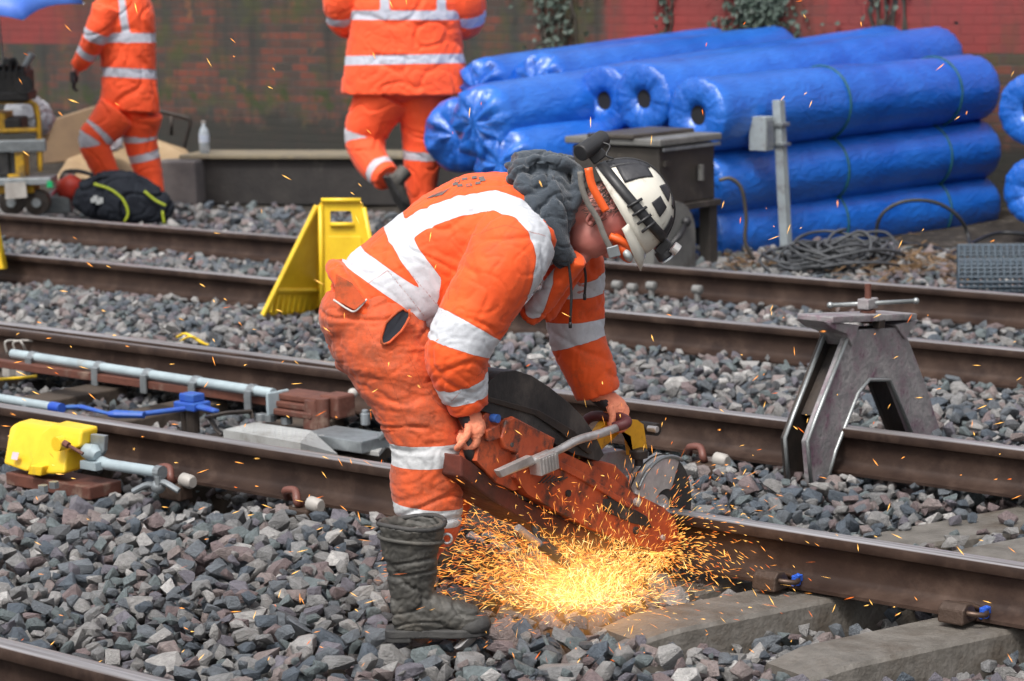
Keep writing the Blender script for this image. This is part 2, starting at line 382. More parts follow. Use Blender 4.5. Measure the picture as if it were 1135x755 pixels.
for k in range(14):
    bm=B(); rr=random.Random(k)
    for _ in range(rr.choice((11,12,14,17))):
        v=V((rr.gauss(0,1),rr.gauss(0,1),rr.gauss(0,1))).normalized()
        v=V([math.copysign(abs(c)**.75,c) for c in v]).normalized()*rr.uniform(.92,1.16); bm.verts.new(v)
    bmesh.ops.convex_hull(bm,input=bm.verts); 
    for v in [v for v in bm.verts if not v.link_faces]: bm.verts.remove(v)
    bmesh.ops.dissolve_limit(bm,angle_limit=math.radians(22),verts=bm.verts,edges=bm.edges)
    bmesh.ops.bevel(bm,geom=list(bm.edges),offset=.045,segments=2,affect='EDGES',profile=.6,clamp_overlap=True)
    me=bpy.data.meshes.new('stone'); bmesh.ops.recalc_face_normals(bm,faces=bm.faces); bm.to_mesh(me); bm.free(); me.materials.append(m_stone)
    for p_ in me.polygons: p_.use_smooth=True
    try: me.set_sharp_from_angle(angle=math.radians(28))
    except Exception: pass
    SC.objects.link(bpy.data.objects.new('stone_kind',me))
me=bpy.data.meshes.new('ballast'); me.vertices.add(len(pos)); me.vertices.foreach_set('co',np.array(pos,dtype=np.float32).ravel())
for nm,vals in (('rot',rots),('scl',scls)):
    a=me.attributes.new(nm,'FLOAT_VECTOR','POINT'); a.data.foreach_set('vector',np.array(vals,dtype=np.float32).ravel())
a=me.attributes.new('pick','INT','POINT'); a.data.foreach_set('value',rng.integers(0,14,len(pos)).astype(np.int32)); me.update()
bo=bpy.data.objects.new('ballast',me); COL.objects.link(bo); bo['kind']='stuff'; bo['label']='loose grey and pinkish crushed stone packed between the rails'
ng=bpy.data.node_groups.new('ballast_scatter','GeometryNodeTree'); ng.interface.new_socket('Geometry',in_out='INPUT',socket_type='NodeSocketGeometry'); ng.interface.new_socket('Geometry',in_out='OUTPUT',socket_type='NodeSocketGeometry')
N=ng.nodes.new; L=ng.links.new; gi,go=N('NodeGroupInput'),N('NodeGroupOutput'); ip=N('GeometryNodeInstanceOnPoints'); ci=N('GeometryNodeCollectionInfo')
ci.inputs[0].default_value=SC; ci.inputs['Separate Children'].default_value=True; ci.inputs['Reset Children'].default_value=True
def na(nm,t): x=N('GeometryNodeInputNamedAttribute'); x.data_type=t; x.inputs[0].default_value=nm; return x.outputs[0]
L(gi.outputs[0],ip.inputs['Points']); L(ci.outputs[0],ip.inputs['Instance']); ip.inputs['Pick Instance'].default_value=True
L(na('pick','INT'),ip.inputs['Instance Index'])
er=N('FunctionNodeEulerToRotation'); L(na('rot','FLOAT_VECTOR'),er.inputs[0]); L(er.outputs[0],ip.inputs['Rotation']); L(na('scl','FLOAT_VECTOR'),ip.inputs['Scale']); L(ip.outputs[0],go.inputs[0])
md=bo.modifiers.new('scatter','NODES'); md.node_group=ng
# ------------------------------------------------------------------ brick wall with red paint
zr=PY(700,55,WALL_Y).z; zr2=PY(1120,64,WALL_Y).z; print('paint z',zr,zr2,'wallbase', [tuple(round(t,2) for t in PY(x,y,WALL_Y)) for x,y in ((60,60),(300,127),(670,40),(1130,60))])
def wall_mat():
    m=bpy.data.materials.new('old_brick'); m.use_nodes=True; n=m.node_tree; L=n.links.new; b=n.nodes['Principled BSDF']
    g=n.nodes.new('ShaderNodeTexCoord'); sp=n.nodes.new('ShaderNodeSeparateXYZ'); L(g.outputs['Object'],sp.inputs[0]); cb=n.nodes.new('ShaderNodeCombineXYZ'); L(sp.outputs[0],cb.inputs[0]); L(sp.outputs[2],cb.inputs[1])
    br=n.nodes.new('ShaderNodeTexBrick'); L(cb.outputs[0],br.inputs['Vector']); br.inputs['Scale'].default_value=1; br.inputs['Brick Width'].default_value=.225; br.inputs['Row Height'].default_value=.075; br.inputs['Mortar Size'].default_value=.006; br.inputs['Mortar Smooth'].default_value=.3; br.inputs['Bias'].default_value=0
    br.inputs['Color1'].default_value=(.05,.042,.036,1); br.inputs['Color2'].default_value=(.17,.05,.034,1); br.inputs['Mortar'].default_value=(.075,.07,.063,1)
    def nz(s,d=6,sc=None):
        x=n.nodes.new('ShaderNodeTexNoise'); x.inputs['Scale'].default_value=s; x.inputs['Detail'].default_value=d; x.inputs['Roughness'].default_value=.65
        if sc:
            mp=n.nodes.new('ShaderNodeMapping'); mp.inputs['Scale'].default_value=sc; L(g.outputs['Object'],mp.inputs[0]); L(mp.outputs[0],x.inputs['Vector'])
        else: L(g.outputs['Object'],x.inputs['Vector'])
        return x.outputs[0]
    def mr(s,a,b_,c=0,d=1): x=n.nodes.new('ShaderNodeMapRange'); x.inputs[1].default_value=a; x.inputs[2].default_value=b_; x.inputs[3].default_value=c; x.inputs[4].default_value=d; L(s,x.inputs[0]); return x.outputs[0]
    def mx(f,a,b_,blend='MIX'):
        x=n.nodes.new('ShaderNodeMix'); x.data_type='RGBA'; x.blend_type=blend
        L(f,x.inputs[0]) if not isinstance(f,float) else setattr(x.inputs[0],'default_value',f)
        for s,i in ((a,6),(b_,7)):
            if isinstance(s,tuple): x.inputs[i].default_value=(*s,1)
            else: L(s,x.inputs[i])
        return x.outputs[2]
    def ma(op,a,b_):
        x=n.nodes.new('ShaderNodeMath'); x.operation=op
        for s,i in ((a,0),(b_,1)):
            if isinstance(s,(int,float)): x.inputs[i].default_value=s
            else: L(s,x.inputs[i])
        return x.outputs[0]
    c=mx(mr(nz(1.1,7,(1.6,1,.6)),.44,.60),br.outputs[0],(.042,.043,.039))
    c=mx(mr(nz(2.3,6),.50,.66),c,(.060,.064,.026))
    c=mx(mr(nz(3.1,6),.60,.70),c,(.19,.09,.045))
    c=mx(mr(nz(2.0,7,(2.4,1,.25)),.52,.68,0,.8),c,(.030,.030,.028))
    # painted band: left patch and right stretch, sharp lower edge
    # object x runs along the wall
    xL=mr(sp.outputs[0],PAINT_L-.5,PAINT_L+.4,1,0); xR=mr(sp.outputs[0],PAINT_R-.05,PAINT_R+.05,0,1)
    band=ma('MULTIPLY',ma('MAXIMUM',xL,xR),mr(sp.outputs[2],zr-.012,zr+.012))
    wear=ma('SUBTRACT',1,mr(nz(.9,7,(2.2,1,.35)),.50,.68,0,.85))
    band=ma('MULTIPLY',band,wear)
    red=mx(mr(nz(2,5),.35,.7),(.26,.040,.038),(.18,.040,.038))
    red=mx(ma('MULTIPLY',br.outputs['Fac'],.35),red,(.2,.03,.03))
    c=mx(band,c,red)
    # darker towards the ground, with a broken line of moss
    c=mx(mr(ma('ADD',sp.outputs[2],mr(nz(2.5,6),.3,.7,-.25,.25)),.55,.35,0,.95),c,(.028,.028,.024))
    c=mx(ma('MULTIPLY',mr(ma('ABSOLUTE',ma('SUBTRACT',ma('ADD',sp.outputs[2],mr(nz(4,5),.3,.7,-.15,.15)),.62),0),.12,.02),mr(nz(3.3,4),.45,.6)),c,(.035,.05,.016))
    L(c,b.inputs['Base Color']); b.inputs['Roughness'].default_value=.85
    bp=n.nodes.new('ShaderNodeBump'); bp.inputs['Strength'].default_value=.8; bp.inputs['Distance'].default_value=.012
    L(ma('ADD',ma('MULTIPLY',br.outputs['Fac'],-1),ma('MULTIPLY',nz(22,6),.5)),bp.inputs['Height']); L(bp.outputs[0],b.inputs['Normal'])
    return m
PAINT_L=PY(82,50,WALL_Y).x; PAINT_R=PY(671,30,WALL_Y).x
bm=B(); box(bm,(-10,WALL_Y+.17,1.45),(90,.34,3.3)); 
o=link('wall_face',bm,wall_mat(),origin=(0,WALL_Y,0)) 
wr=thing('brick_wall',(0,WALL_Y,0),'long sooty brick wall with faded red painted upper band','wall')
o.parent=wr; o.location=(0,0,0)
bm=B(); box(bm,(-10,WALL_Y+.17,3.14),(90,.42,.08)); link('coping',bm,m_conc,wr,bevel=.01)
# climbing plants and dead stems on the wall
m_ivy=mat('ivy_leaf',(.035,.06,.045),.55,c2=(.09,.12,.10),ns=14,mixw=(.3,.7)); m_stem=mat('dead_stem',(.07,.06,.05),.9)
def ivy(px,half,label,dens,seed,bot=62):
    rr=random.Random(seed); c=PY(px,30,WALL_Y); c.z=0
    r=thing('climbing_plant',c,label,'climbing plant','plants climbing the wall')
    bm=B(); zb=PY(px,bot,WALL_Y).z
    for k in range(9 if half>.2 else 3):
        x=rr.uniform(-half,half); pts=[V((c.x+x*.6,WALL_Y-.02,max(0,zb-.1) if dens>100 else 0.0))]
        while pts[-1].z<3.0: pts.append(pts[-1]+V((rr.uniform(-.08,.08),rr.uniform(-.01,.01),rr.uniform(.12,.25)))); pts[-1].y=min(pts[-1].y,WALL_Y-.012)
        tube(bm,pts,rr.uniform(.006,.014),6)
    link('stem',bm,m_stem,r,smooth=True)
    bm=B()
    for k in range(dens):
        z=rr.triangular(zb,3.1,2.2); x=rr.gauss(0,half*.55)*(1.0+.35*math.sin(z*5+seed)); y=WALL_Y-rr.uniform(.015,.10)
        s=rr.uniform(.018,.036); n=V((rr.gauss(0,.5),-1,rr.gauss(.2,.5))).normalized(); a,b_=frame_axes(n); an=rr.uniform(0,6.28)
        u=a*math.cos(an)+b_*math.sin(an); v=n.cross(u)
        p0=V((c.x+x,y,z)); vs=[bm.verts.new(p0+u*s*i+v*s*j+n*k2) for i,j,k2 in ((-1,0,0),(-.2,-.75,.006),(1,0,-.006),(-.2,.75,.006))]; bm.faces.new(vs)
    link('leaves',bm,m_ivy,r,recalc=False)
ivy(845,.42,'broad patch of grey-green ivy on the red paint above the blue rolls',5200,3)
ivy(737,.07,'thin leafy vine climbing the red paint left of the broad ivy patch',260,5,60)
ivy(985,.30,'sparse bare vines trailing down the red paint right of the ivy',200,8,62)
ivy(620,.32,'grey withered creeper on the dark bricks where the red paint begins',900,11,78)
# ================================================================== TRACK GEAR
XA,YA=V((1,0,0)),V((0,1,0))
m_pale=mat('pale_pipe_paint',(.38,.46,.49),.45,c2=(.28,.34,.37),ns=6,stain=((.22,.2,.17),7,.58,.75)); m_galv=mat('galvanised',(.33,.36,.38),.42,.6,c2=(.22,.24,.25),ns=15,bump=.1)
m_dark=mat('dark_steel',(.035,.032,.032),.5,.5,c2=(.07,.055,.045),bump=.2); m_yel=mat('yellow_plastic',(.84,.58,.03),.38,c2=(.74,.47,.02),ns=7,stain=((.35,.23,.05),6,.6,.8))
m_rust=mat('rust_brown',(.16,.06,.04),.6,.2,c2=(.10,.04,.03),bump=.3,stain=((.25,.17,.13),8,.55,.7)); m_gblue=mat('blue_paint',(.02,.07,.42),.45,c2=(.04,.12,.36),ns=12)
m_white=mat('white_nylon',(.42,.40,.37),.5,c2=(.28,.26,.24)); m_redcap=mat('red_cap',(.16,.06,.045),.5); m_black=mat('black_plastic',(.018,.018,.02),.45,c2=(.03,.03,.032),bump=.15)
m_chq=mat('chequer_plate',(.52,.53,.52),.45,.3,c2=(.38,.38,.37),ns=5,stain=((.2,.18,.15),4,.55,.72)); m_timber=mat('dark_timber',(.045,.033,.026),.85,c2=(.08,.06,.045),bump=.6,bs=30)
# dark bearers under the switch gear
for k,x in enumerate((-10.6,-9.95,-9.2,-8.5,-7.75,-7.1)):
    bm=B(); box(bm,(x,.72,-.13),(.22,1.35,.16)); 
    tag(link('bearer',bm,m_timber,bevel=.008),'dark timber bearer lying across under the pale pipe, '+['at the far left edge','second from the left edge','third from the left edge','under the blue bracket','left of the chequer plate','under the brown junction box'][k],'bearer','timber bearers under the switch gear')
def along(p0,p1,n): return [p0.lerp(p1,i/n) for i in range(n+1)]
# pale pipe with clamps and cable angle
P0,P1=G(14,392,.115),G(303,436,.115); r=thing('heating_pipe',(P0+P1)/2-V((0,0,.1)),'long pale blue-grey pipe clamped along the inside of the rusty rail','pipe')
bm=B(); tube(bm,[P0,P1],.022,16); link('pipe_body',bm,m_pale,r,smooth='auto')
bm=B(); c=(P0+P1)/2-V((0,.0,.045)); box(bm,c,((P1-P0).length+.35,.05,.035)); link('support_channel',bm,m_rust,r,bevel=.003)
for t in (.09,.36,.55,.73,.93):
    p=P0.lerp(P1,t); bm=B(); box(bm,p,(.05,.06,.012)); cyl(bm,p-XA*.02,p+XA*.02,.027,16); box(bm,p+V((0,-.035,-.04)),(.04,.012,.085)); link('pipe_clamp',bm,m_galv,r,bevel=.003)
P0b,P1b=G(-70,430,.09),G(57,451,.09); r=thing('drive_rod',(P0b+P1b)/2-V((0,0,.09)),'pale blue-grey drive rod with a blue end lying behind the foreground rail','rod')
bm=B(); tube(bm,[P0b,P1b],.02,16); link('rod_body',bm,m_pale,r,smooth='auto')
bm=B(); tube(bm,[P1b,P1b+(P1b-P0b).normalized()*.07],.023,14); link('blue_sleeve',bm,m_gblue,r,smooth='auto')
for q in (31,52): 
    bm=B(); c=G(q,452,.07); cyl(bm,c-V((0,.03,0)),c+V((0,.01,0)),.016,6); link('nut',bm,m_galv,r)
# yellow/white chocks near the left edge
r=thing('cable_loop',G(30,384,0),'thin pale bent steel wire guard at the left edge beside the pale pipe','wire guard')
bm=B(); 
for a,b in ((18,64),(8,30)):
    pts=smoothpts([G(a,392,.06),G(a-2,379,.12),G((a+b)/2,378,.12),G(b-6,380,.12),G(b,392,.06)],5); tube(bm,pts,.006,6)
link('wire',bm,m_white,r,smooth=True)
for k,px in enumerate((10,25)):
    bm=B(); c=G(px,412,-.02); box(bm,c,(.055,.05,.055)); tag(link('nylon_block',bm,m_white,bevel=.008),['white nylon block against the left edge under the pale pipe','white nylon block, the right one of the pair under the pale pipe'][k],'block','white blocks')
# blue linkage
r=thing('point_linkage',G(215,470,-.05),'blue painted point linkage arm bolted between the two rails','linkage')
def gb(px,py,z): return G(px,py,z)
bm=B(); tube(bm,[gb(62,452,.09),gb(90,451,.085),gb(122,459,.08)],[.014,.018,.012],8,flat=.6); 
tube(bm,[gb(120,459,.08),gb(128,459,.08),gb(160,460,.08)],[.016,.026,.022],8,flat=.7); tube(bm,[gb(158,459,.08),gb(205,453,.085)],.012,8); link('link_arm',bm,m_gblue,r,bevel=.003)
bm=B(); c=gb(213,449,.08); box(bm,c,(.13,.10,.035)); box(bm,c+V((0,0,.035)),(.09,.07,.035)); tube(bm,[c,gb(240,456,.08)],[.03,.018],8,flat=.5); link('link_bracket',bm,m_gblue,r,bevel=.006)
bm=B(); cyl(bm,c-V((0,0,.12)),c,.03,12); cyl(bm,c-V((.05,0,.12)),c-V((.05,0,0)),.018,8); link('pedestal',bm,m_dark,r)
bm=B(); pts=[gb(230,462,.07),gb(236,461,.09),gb(250,458,.095),gb(278,456,.09),gb(280,464,.06)]; tube(bm,pts,.016,6,flat=.6); tube(bm,[gb(232,462,.07),gb(240,476,.02),gb(247,482,0)],.015,6,flat=.6); link('dark_crank',bm,m_dark,r,bevel=.003)
# brown junction box on the pipe end
c=G(345,447,.08); r=thing('junction_box',c-V((0,0,.1)),'ribbed red-brown junction box with pale end plate at the end of the pipe','junction box')
dirp=(P1-P0).normalized()
bm=B(); a=G(318,440,.10); b=G(366,446,.10)
for z_ in (0,.03,.06): box(bm,(a+b)/2+V((0,-.06+.018*(z_/.03),-.045+z_)),((b-a).length*1.0,.11,.027))
box(bm,(a+b)/2+V((0,0,-.015)),((b-a).length,.12,.09)); link('box_body',bm,m_rust,r,bevel=.006)
bm=B(); e=G(376,447,.10); box(bm,e+V((-.01,.0,-.01)),(.11,.11,.10)); link('box_end',bm,m_rust,r,bevel=.01)
bm=B(); ball(bm,G(391,436,.13),.022); link('round_cap',bm,m_white,r,smooth=True)
bm=B(); e=G(308,446,.09); box(bm,e,(.012,.13,.10)); box(bm,e-XA*.02,(.02,.09,.07)); link('end_plate',bm,m_pale,r,bevel=.006)
bm=B(); 
for q in ((300,467),(318,470),(290,466)):
    bm=B(); cyl(bm,G(q[0],q[1],.0),G(q[0],q[1],.0)+V((0,0,.03)),.025,8); link('bolt',bm,m_galv,r,bevel=.002)
bm=B(); e=G(349,474,.0); cyl(bm,e,e+V((0,0,.12)),.05,14,.04); cyl(bm,e+V((.05,0,0)),e+V((.05,0,.13)),.03,12); link('dark_boss',bm,m_rust,r,smooth='auto')
bm=B(); e=G(386,487,.0); box(bm,e,(.34,.2,.05)); cyl(bm,G(405,471,.03),G(405,471,.03)+V((0,0,.05)),.02,10); cyl(bm,G(405,471,.03)+V((0,0,.05)),G(405,471,.03)+V((0,0,.065)),.014,10); cyl(bm,G(422,485,.03),G(422,485,.03)+V((0.04,0,.03)),.018,10); link('base_plate',bm,m_galv,r,bevel=.003)
# chequer plates
def plate(pts,th_,name,label,studs=True):
    r=thing(name,sum(pts,V())/len(pts),label,'cover plate','chequer plates')
    bm=B(); prism(bm,pts,V((0,0,-th_))); link('plate',bm,m_chq,r,bevel=.003)
    if studs:
        bm=B(); o_,u,v=pts[0],(pts[1]-pts[0]),(pts[3]-pts[0]); nu,nv=int(u.length/.03),int(v.length/.03)
        for i in range(1,nu):
            for j in range(1,nv):
                c=o_+u*(i/nu)+v*(j/nv)+V((0,0,.0012)); an=.785 if (i+j)%2 else -.785
                box(bm,c,(.018,.005,.003),(V((math.cos(an),math.sin(an),0)),V((-math.sin(an),math.cos(an),0)),Z))
        link('tread_pattern',bm,m_chq,r)
    return r
pr=plate([G(247,476,.05),G(282,468,.05),G(345,477,.05),G(333,491,.05)],.05,'cover_plate','sloped pale chequer plate cover just behind the foreground rail')
bm=B(); prism(bm,[G(333,491,.05),G(345,477,.05),G(374,503,-.03)],V((0,0,-.03))); prism(bm,[G(247,476,.05),G(333,491,.05),G(330,503,-.02),G(250,487,-.02)],V((0.003,0,-.02))); link('plate_side',bm,m_chq,pr)
plate([G(345,489,-.02),G(385,480,-.02),G(432,488,-.02),G(420,501,-.02)],.02,'floor_plate','flat grey chequer plate beside the worker\'s knee behind the rail')
bm=B(); tube(bm,smoothpts([G(-10,421,-.03),G(20,419,-.02),G(40,417,0)],6),.008,6); tag(link('yellow_cable',bm,m_yel,smooth=True),'short yellow cable at the left edge under the pale pipe','cable')
bm=B(); tube(bm,smoothpts([G(196,374,.06),G(206,370,.09),G(222,379,.05),G(232,383,.03)],6),.007,6); tube(bm,smoothpts([G(200,378,.05),G(212,373,.08),G(226,380,.04)],6),.006,6); tag(link('yellow_strap',bm,m_yel,smooth=True),'small loop of yellow strap on the stones behind the double rails','strap')
# yellow lock cover box
c=G(45,522,-.02); r=thing('switch_lock',c,'yellow moulded cover box standing against the near side of the foreground rail','cover box')
y0_=-.42; 
def LB(px,py,Y): return PY(px,py,Y)
bm=B(); f=[LB(4,515,y0_),LB(12,472,y0_+.05),LB(20,468,y0_+.07),LB(58,474,y0_+.07),LB(30,524,y0_)]; prism(bm,f,V((-.02,.09,.0)))
link('cover_left',bm,m_yel,r,bevel=.012,seg=3)
bm=B(); f=[LB(30,526,y0_-.01),LB(47,478,y0_+.05),LB(58,471,y0_+.06),LB(91,477,y0_+.06),LB(88,496,y0_+.04),LB(74,500,y0_+.03),LB(71,526,y0_)]; prism(bm,f,V((-.02,.10,.0)))
link('cover_right',bm,m_yel,r,bevel=.012,seg=3)
bm=B(); f=[LB(30,526,y0_-.025),LB(33,516,y0_-.025),LB(47,517,y0_-.025),LB(45,528,y0_-.025)]; prism(bm,f,V((0,.04,0))); link('cover_foot',bm,m_yel,r,bevel=.006)
bm=B(); e=LB(70,491,y0_+.015); cyl(bm,e,e+V((.0,-.035,.0)),.028,18); link('boss_ring',bm,m_yel,r,smooth='auto')
bm=B(); e=LB(71,491,y0_-.022); cyl(bm,e,LB(92,503,y0_+.0),.007,8); cyl(bm,e-V((.0,0,0)),LB(76,494,y0_-.02),.013,8); link('drive_shaft',bm,m_rust,r,smooth='auto')
bm=B(); f=[LB(12,509,y0_-.012),LB(14,501,y0_-.002),LB(21,502,y0_-.002),LB(19,510,y0_-.012)]; prism(bm,f,V((0,.002,0))); link('sticker',bm,mat('pink_sticker',(.8,.55,.6),.5),r)
bm=B(); e=G(65,527,.0); cyl(bm,e,e+V((0,0,.045)),.022,14); cyl(bm,e+V((0,0,.045)),e+V((0,0,.06)),.012,12); cyl(bm,e+V((0,0,.06)),e+V((0,0,.075)),.016,12); tag(link('small_bottle',bm,m_white,smooth='auto'),'tiny pinkish bottle standing in front of the yellow cover box','bottle')
# bracket and drive on the right of the yellow box
c=G(105,515,0); r=thing('detector_bracket',c,'grey detector bracket and rod bolted to the rail right of the yellow box','bracket')
Yb=-.32
bm=B(); f=[LB(100,481,Yb),LB(116,483,Yb),LB(115,500,Yb),LB(107,512,Yb),LB(99,514,Yb)]; prism(bm,f,V((0,.02,0))); link('upright_plate',bm,m_galv,r,bevel=.003)
bm=B(); tube(bm,[LB(92,503,Yb-.02),LB(96,500,Yb-.02),LB(104,502,Yb-.02),LB(108,505,Yb-.02)],[.014,.03,.034,.02],12); box(bm,LB(104,515,Yb-.02),(.09,.06,.03)); link('coupling',bm,m_pale,r,smooth='auto')
bm=B(); tube(bm,[LB(108,511,Yb),LB(120,515,Yb),LB(174,523,Yb)],[.026,.022,.021],12); link('rod_body',bm,m_pale,r,smooth='auto')
bm=B(); cyl(bm,LB(174,523,Yb),LB(180,524,Yb),.026,12); link('rod_collar',bm,m_galv,r)
bm=B(); box(bm,G(70,535,-.02),(.5,.16,.05)); link('mounting_bar',bm,m_rust,r,bevel=.005)
bm=B(); 
for q in ((112,520,.03),(60,541,0),(48,545,0)):
    bm=B(); cyl(bm,G(*q),G(*q)+V((0,0,.025)),.02,6); link('bolt',bm,m_galv,r)
# rail clips with caps
def rclip(px,py,Y,label,name='rail_clip'):
    c=PY(px,py,Y); r=thing(name,V((c.x,c.y,0)),label,'rail clip','rail clips with white caps')
    bm=B(); tube(bm,smoothpts([c+V((-.12,.05,-.01)),c+V((-.08,0,.03)),c+V((-.03,0,.035)),c+V((0,-.02,.0)),c+V((-.03,.03,-.02))],5),.015,8); link('clip_spring',bm,m_redcap,r,smooth=True)
    bm=B(); tube(bm,[c+V((.04,0,.0)),c+V((.045,0,0)),c+V((.09,0,-.005)),c+V((.1,0,-.005))],[.02,.027,.027,.02],14); link('white_cap',bm,m_white,r,smooth='auto')
    bm=B(); box(bm,c+V((.0,0,-.05)),(.12,.07,.06)); link('clip_shoulder',bm,m_iron,r,bevel=.008); return r
rclip(194,530,-.19,'rail clip with white cap beside the yellow cover box rod')
rclip(334,556,-.19,'rail clip with white cap just left of the worker\'s shin')
rclip(783,507,1.30,'rail clip with white cap between the saw and the splayed clamp')
bm=B(); c=G(176,548,.0); tube(bm,smoothpts([c+V((-.12,-.02,0)),c+V((-.06,0,.03)),c+V((0,0,.03)),c+V((.03,0,.05)),c+V((.09,.02,.02))],4),.012,8); ball(bm,c+V((0,0,.03)),.028); cyl(bm,c+V((.01,-.01,.03)),c+V((.01,-.01,.07)),.014,6)
tag(link('threaded_stud',bm,m_galv,smooth='auto'),'shiny bolted stud lying on stones below the grey rod','bolt')
m_pale2=mat('dull_cap',(.20,.20,.195),.6,c2=(.13,.13,.125))
for k,(px,py) in enumerate(((684,316),(701,319),(722,317),(773,321))):
    c=PY(px,py,4.92); bm=B(); tube(bm,[c+V((-.03,0,0)),c+V((-.025,0,0)),c+V((.025,0,0)),c+V((.03,0,0))],[.018,.026,.026,.018],12); cyl(bm,c+V((0,.0,-.07)),c,.018,8)
    tag(link('end_cap',bm,m_pale2,smooth='auto'),'white round cap on the far rail foot, '+['leftmost of four, beside the worker\'s sleeve','second of four behind the worker\'s sleeve','third of four below the helmet','right-hand one of four, set apart'][k],'cap','white caps on the far rail')
# ================================================================== RAIL CLAMP
def clamp_mat():
    m=mat('clamp_alloy',(.25,.24,.245),.5,.3,c2=(.36,.345,.345),ns=22,bump=.45,bs=45,mixw=(.42,.58),stain=((.17,.10,.135),11,.47,.66))
    return m
m_clamp=clamp_mat(); m_edge=mat('clamp_edge',(.36,.38,.38),.42,.7,bump=.2)
r=thing('rail_clamp',G(960,530,0),'splayed grey A-shaped rail clamp with T-handle screw straddling the rail','rail clamp')
# frame plane: from near foot to far foot
fo=G(899,534); u=V((0,1,0)); nrm=V((1,0,0))
if nrm.dot(CAM-fo)<0: nrm=-nrm
def CP(px,py,off=0):
    rr=ray(px,py); t=(fo+nrm*off-CAM).dot(nrm)/rr.dot(nrm); return CAM+rr*t
def plateA(off,th_):
    bm=B()
    outer=[(942,366),(958,361),(1000,363),(1008,378),(1026,425),(1044,479),(1050,500)]
    for quadp in ([(899,536),(895,489),(905,462),(926,500),(917,535)],[(905,462),(942,366),(1000,363),(1008,378),(987,420),(962,420),(950,436),(926,500)],[(1008,378),(1026,425),(1050,500),(1018,500),(987,420)]):
        prism(bm,[CP(x,y)+nrm*off for x,y in quadp],-nrm*th_)
    bmesh.ops.remove_doubles(bm,verts=bm.verts,dist=.0005); return bm
link('side_plate',plateA(0,.028),m_clamp,r,bevel=.005)
# raised rims round the opening and along the outside
def rim(pts,off,rad=.008): 
    bm=B(); tube(bm,[CP(x,y)+nrm*off for x,y in pts],rad,8); return bm
link('rim',rim([(917,533),(926,500),(951,436),(963,421),(986,421),(1010,479)],.0),m_edge,r,smooth=True)
link('rim',rim([(899,534),(895,489),(905,462),(942,367)],.0),m_edge,r,smooth=True)
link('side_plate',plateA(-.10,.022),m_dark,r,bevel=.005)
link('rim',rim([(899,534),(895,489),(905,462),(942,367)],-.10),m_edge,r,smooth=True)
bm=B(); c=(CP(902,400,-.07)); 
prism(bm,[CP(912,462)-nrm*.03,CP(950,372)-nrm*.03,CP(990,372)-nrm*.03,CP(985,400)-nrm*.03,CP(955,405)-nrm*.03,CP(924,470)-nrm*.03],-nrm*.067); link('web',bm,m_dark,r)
bm=B(); tl,tr=CP(918,358,0),CP(1012,354,0); w_=nrm
prism(bm,[tl+w_*.02,tr+w_*.02,tr-w_*.14,tl-w_*.14],V((0,0,.025))); link('top_plate',bm,m_clamp,r,bevel=.006)
bm=B(); prism(bm,[CP(910,356)+nrm*.012,CP(920,364)+nrm*.012,CP(936,370)+nrm*.012,CP(942,384)+nrm*.012,CP(950,360)+nrm*.012],-nrm*.13); link('gusset',bm,m_clamp,r,bevel=.004)
bm=B(); prism(bm,[CP(1016,354)+nrm*.012,CP(990,360)+nrm*.012,CP(1001,376)+nrm*.012],-nrm*.13); link('gusset',bm,m_clamp,r,bevel=.004)
sc_=CP(962,352,-.06); bm=B(); cyl(bm,sc_,sc_+V((0,0,.13)),.013,12); cyl(bm,sc_-V((0,0,.02)),sc_+V((0,0,.03)),.03,12); link('screw',bm,m_rust,r,smooth='auto')
bm=B(); box(bm,sc_+V((0,0,.055)),(.075,.05,.04),(u,nrm,Z)); link('screw_nut',bm,m_clamp,r,bevel=.004)
bm=B(); a=sc_+V((0,0,.055)); dd=(CR).normalized(); dd=V((dd.x,dd.y,.03)).normalized(); cyl(bm,a-dd*.145,a+dd*.185,.0085,10); ball(bm,a-dd*.145,.013); ball(bm,a+dd*.185,.013); link('t_handle',bm,m_edge,r,smooth=True)
bm=B(); box(bm,CP(973,359)+nrm*.005,(.04,.03,.03),(u,nrm,Z)); link('notch_block',bm,m_dark,r)
# ================================================================== DISC CUTTER
XS=-4.68   # plane of the guard arm's near face
def SP(px,py,o=0.): return PX(px,py,XS+o)
def sprism(pts,o,t):
    """outline in the saw's own upright plane at offset o, t metres thick away from the camera"""
    bm=B(); prism(bm,[SP(x,y,0)+V((o,0,0)) for x,y in pts],V((-t,0,0))); return bm
m_so=mat('saw_orange',(.56,.105,.035),.48,c2=(.38,.065,.025),ns=9,bump=.2,stain=((.07,.035,.028),12,.48,.62)); m_sb=mat('saw_black',(.02,.02,.021),.5,c2=(.055,.05,.047),ns=6,bump=.2,bs=60,stain=((.10,.085,.075),6,.52,.7))
m_sg=mat('saw_silver',(.72,.70,.68),.36,.6,c2=(.42,.40,.39),ns=12,bump=.15); m_sy=mat('guide_yellow',(.78,.40,.02),.42,c2=(.6,.28,.02),ns=14,stain=((.12,.08,.04),14,.55,.68)); m_disc=mat('cutting_disc',(.03,.028,.027),.7,c2=(.055,.05,.045),ns=30,bump=.2)
r=thing('disc_cutter',V((XS-.1,-.4,.02)),'dirty orange petrol disc cutter with black top cover, cutting into the rail','disc cutter'); SAW=r
arm=[(572,505),(580,495),(602,490),(640,511),(660,518),(700,545),(735,562),(748,574),(752,590),(750,603),(741,612),(728,612),(700,601),(660,588),(620,568),(585,548),(572,530)]
link('belt_guard',sprism(arm,0,.05),m_so,r,bevel=.008,seg=3)
link('belt_guard_ridge',sprism([(606,505),(642,522),(700,560),(700,566),(640,530),(604,512)],.008,.012),m_so,r,bevel=.003)
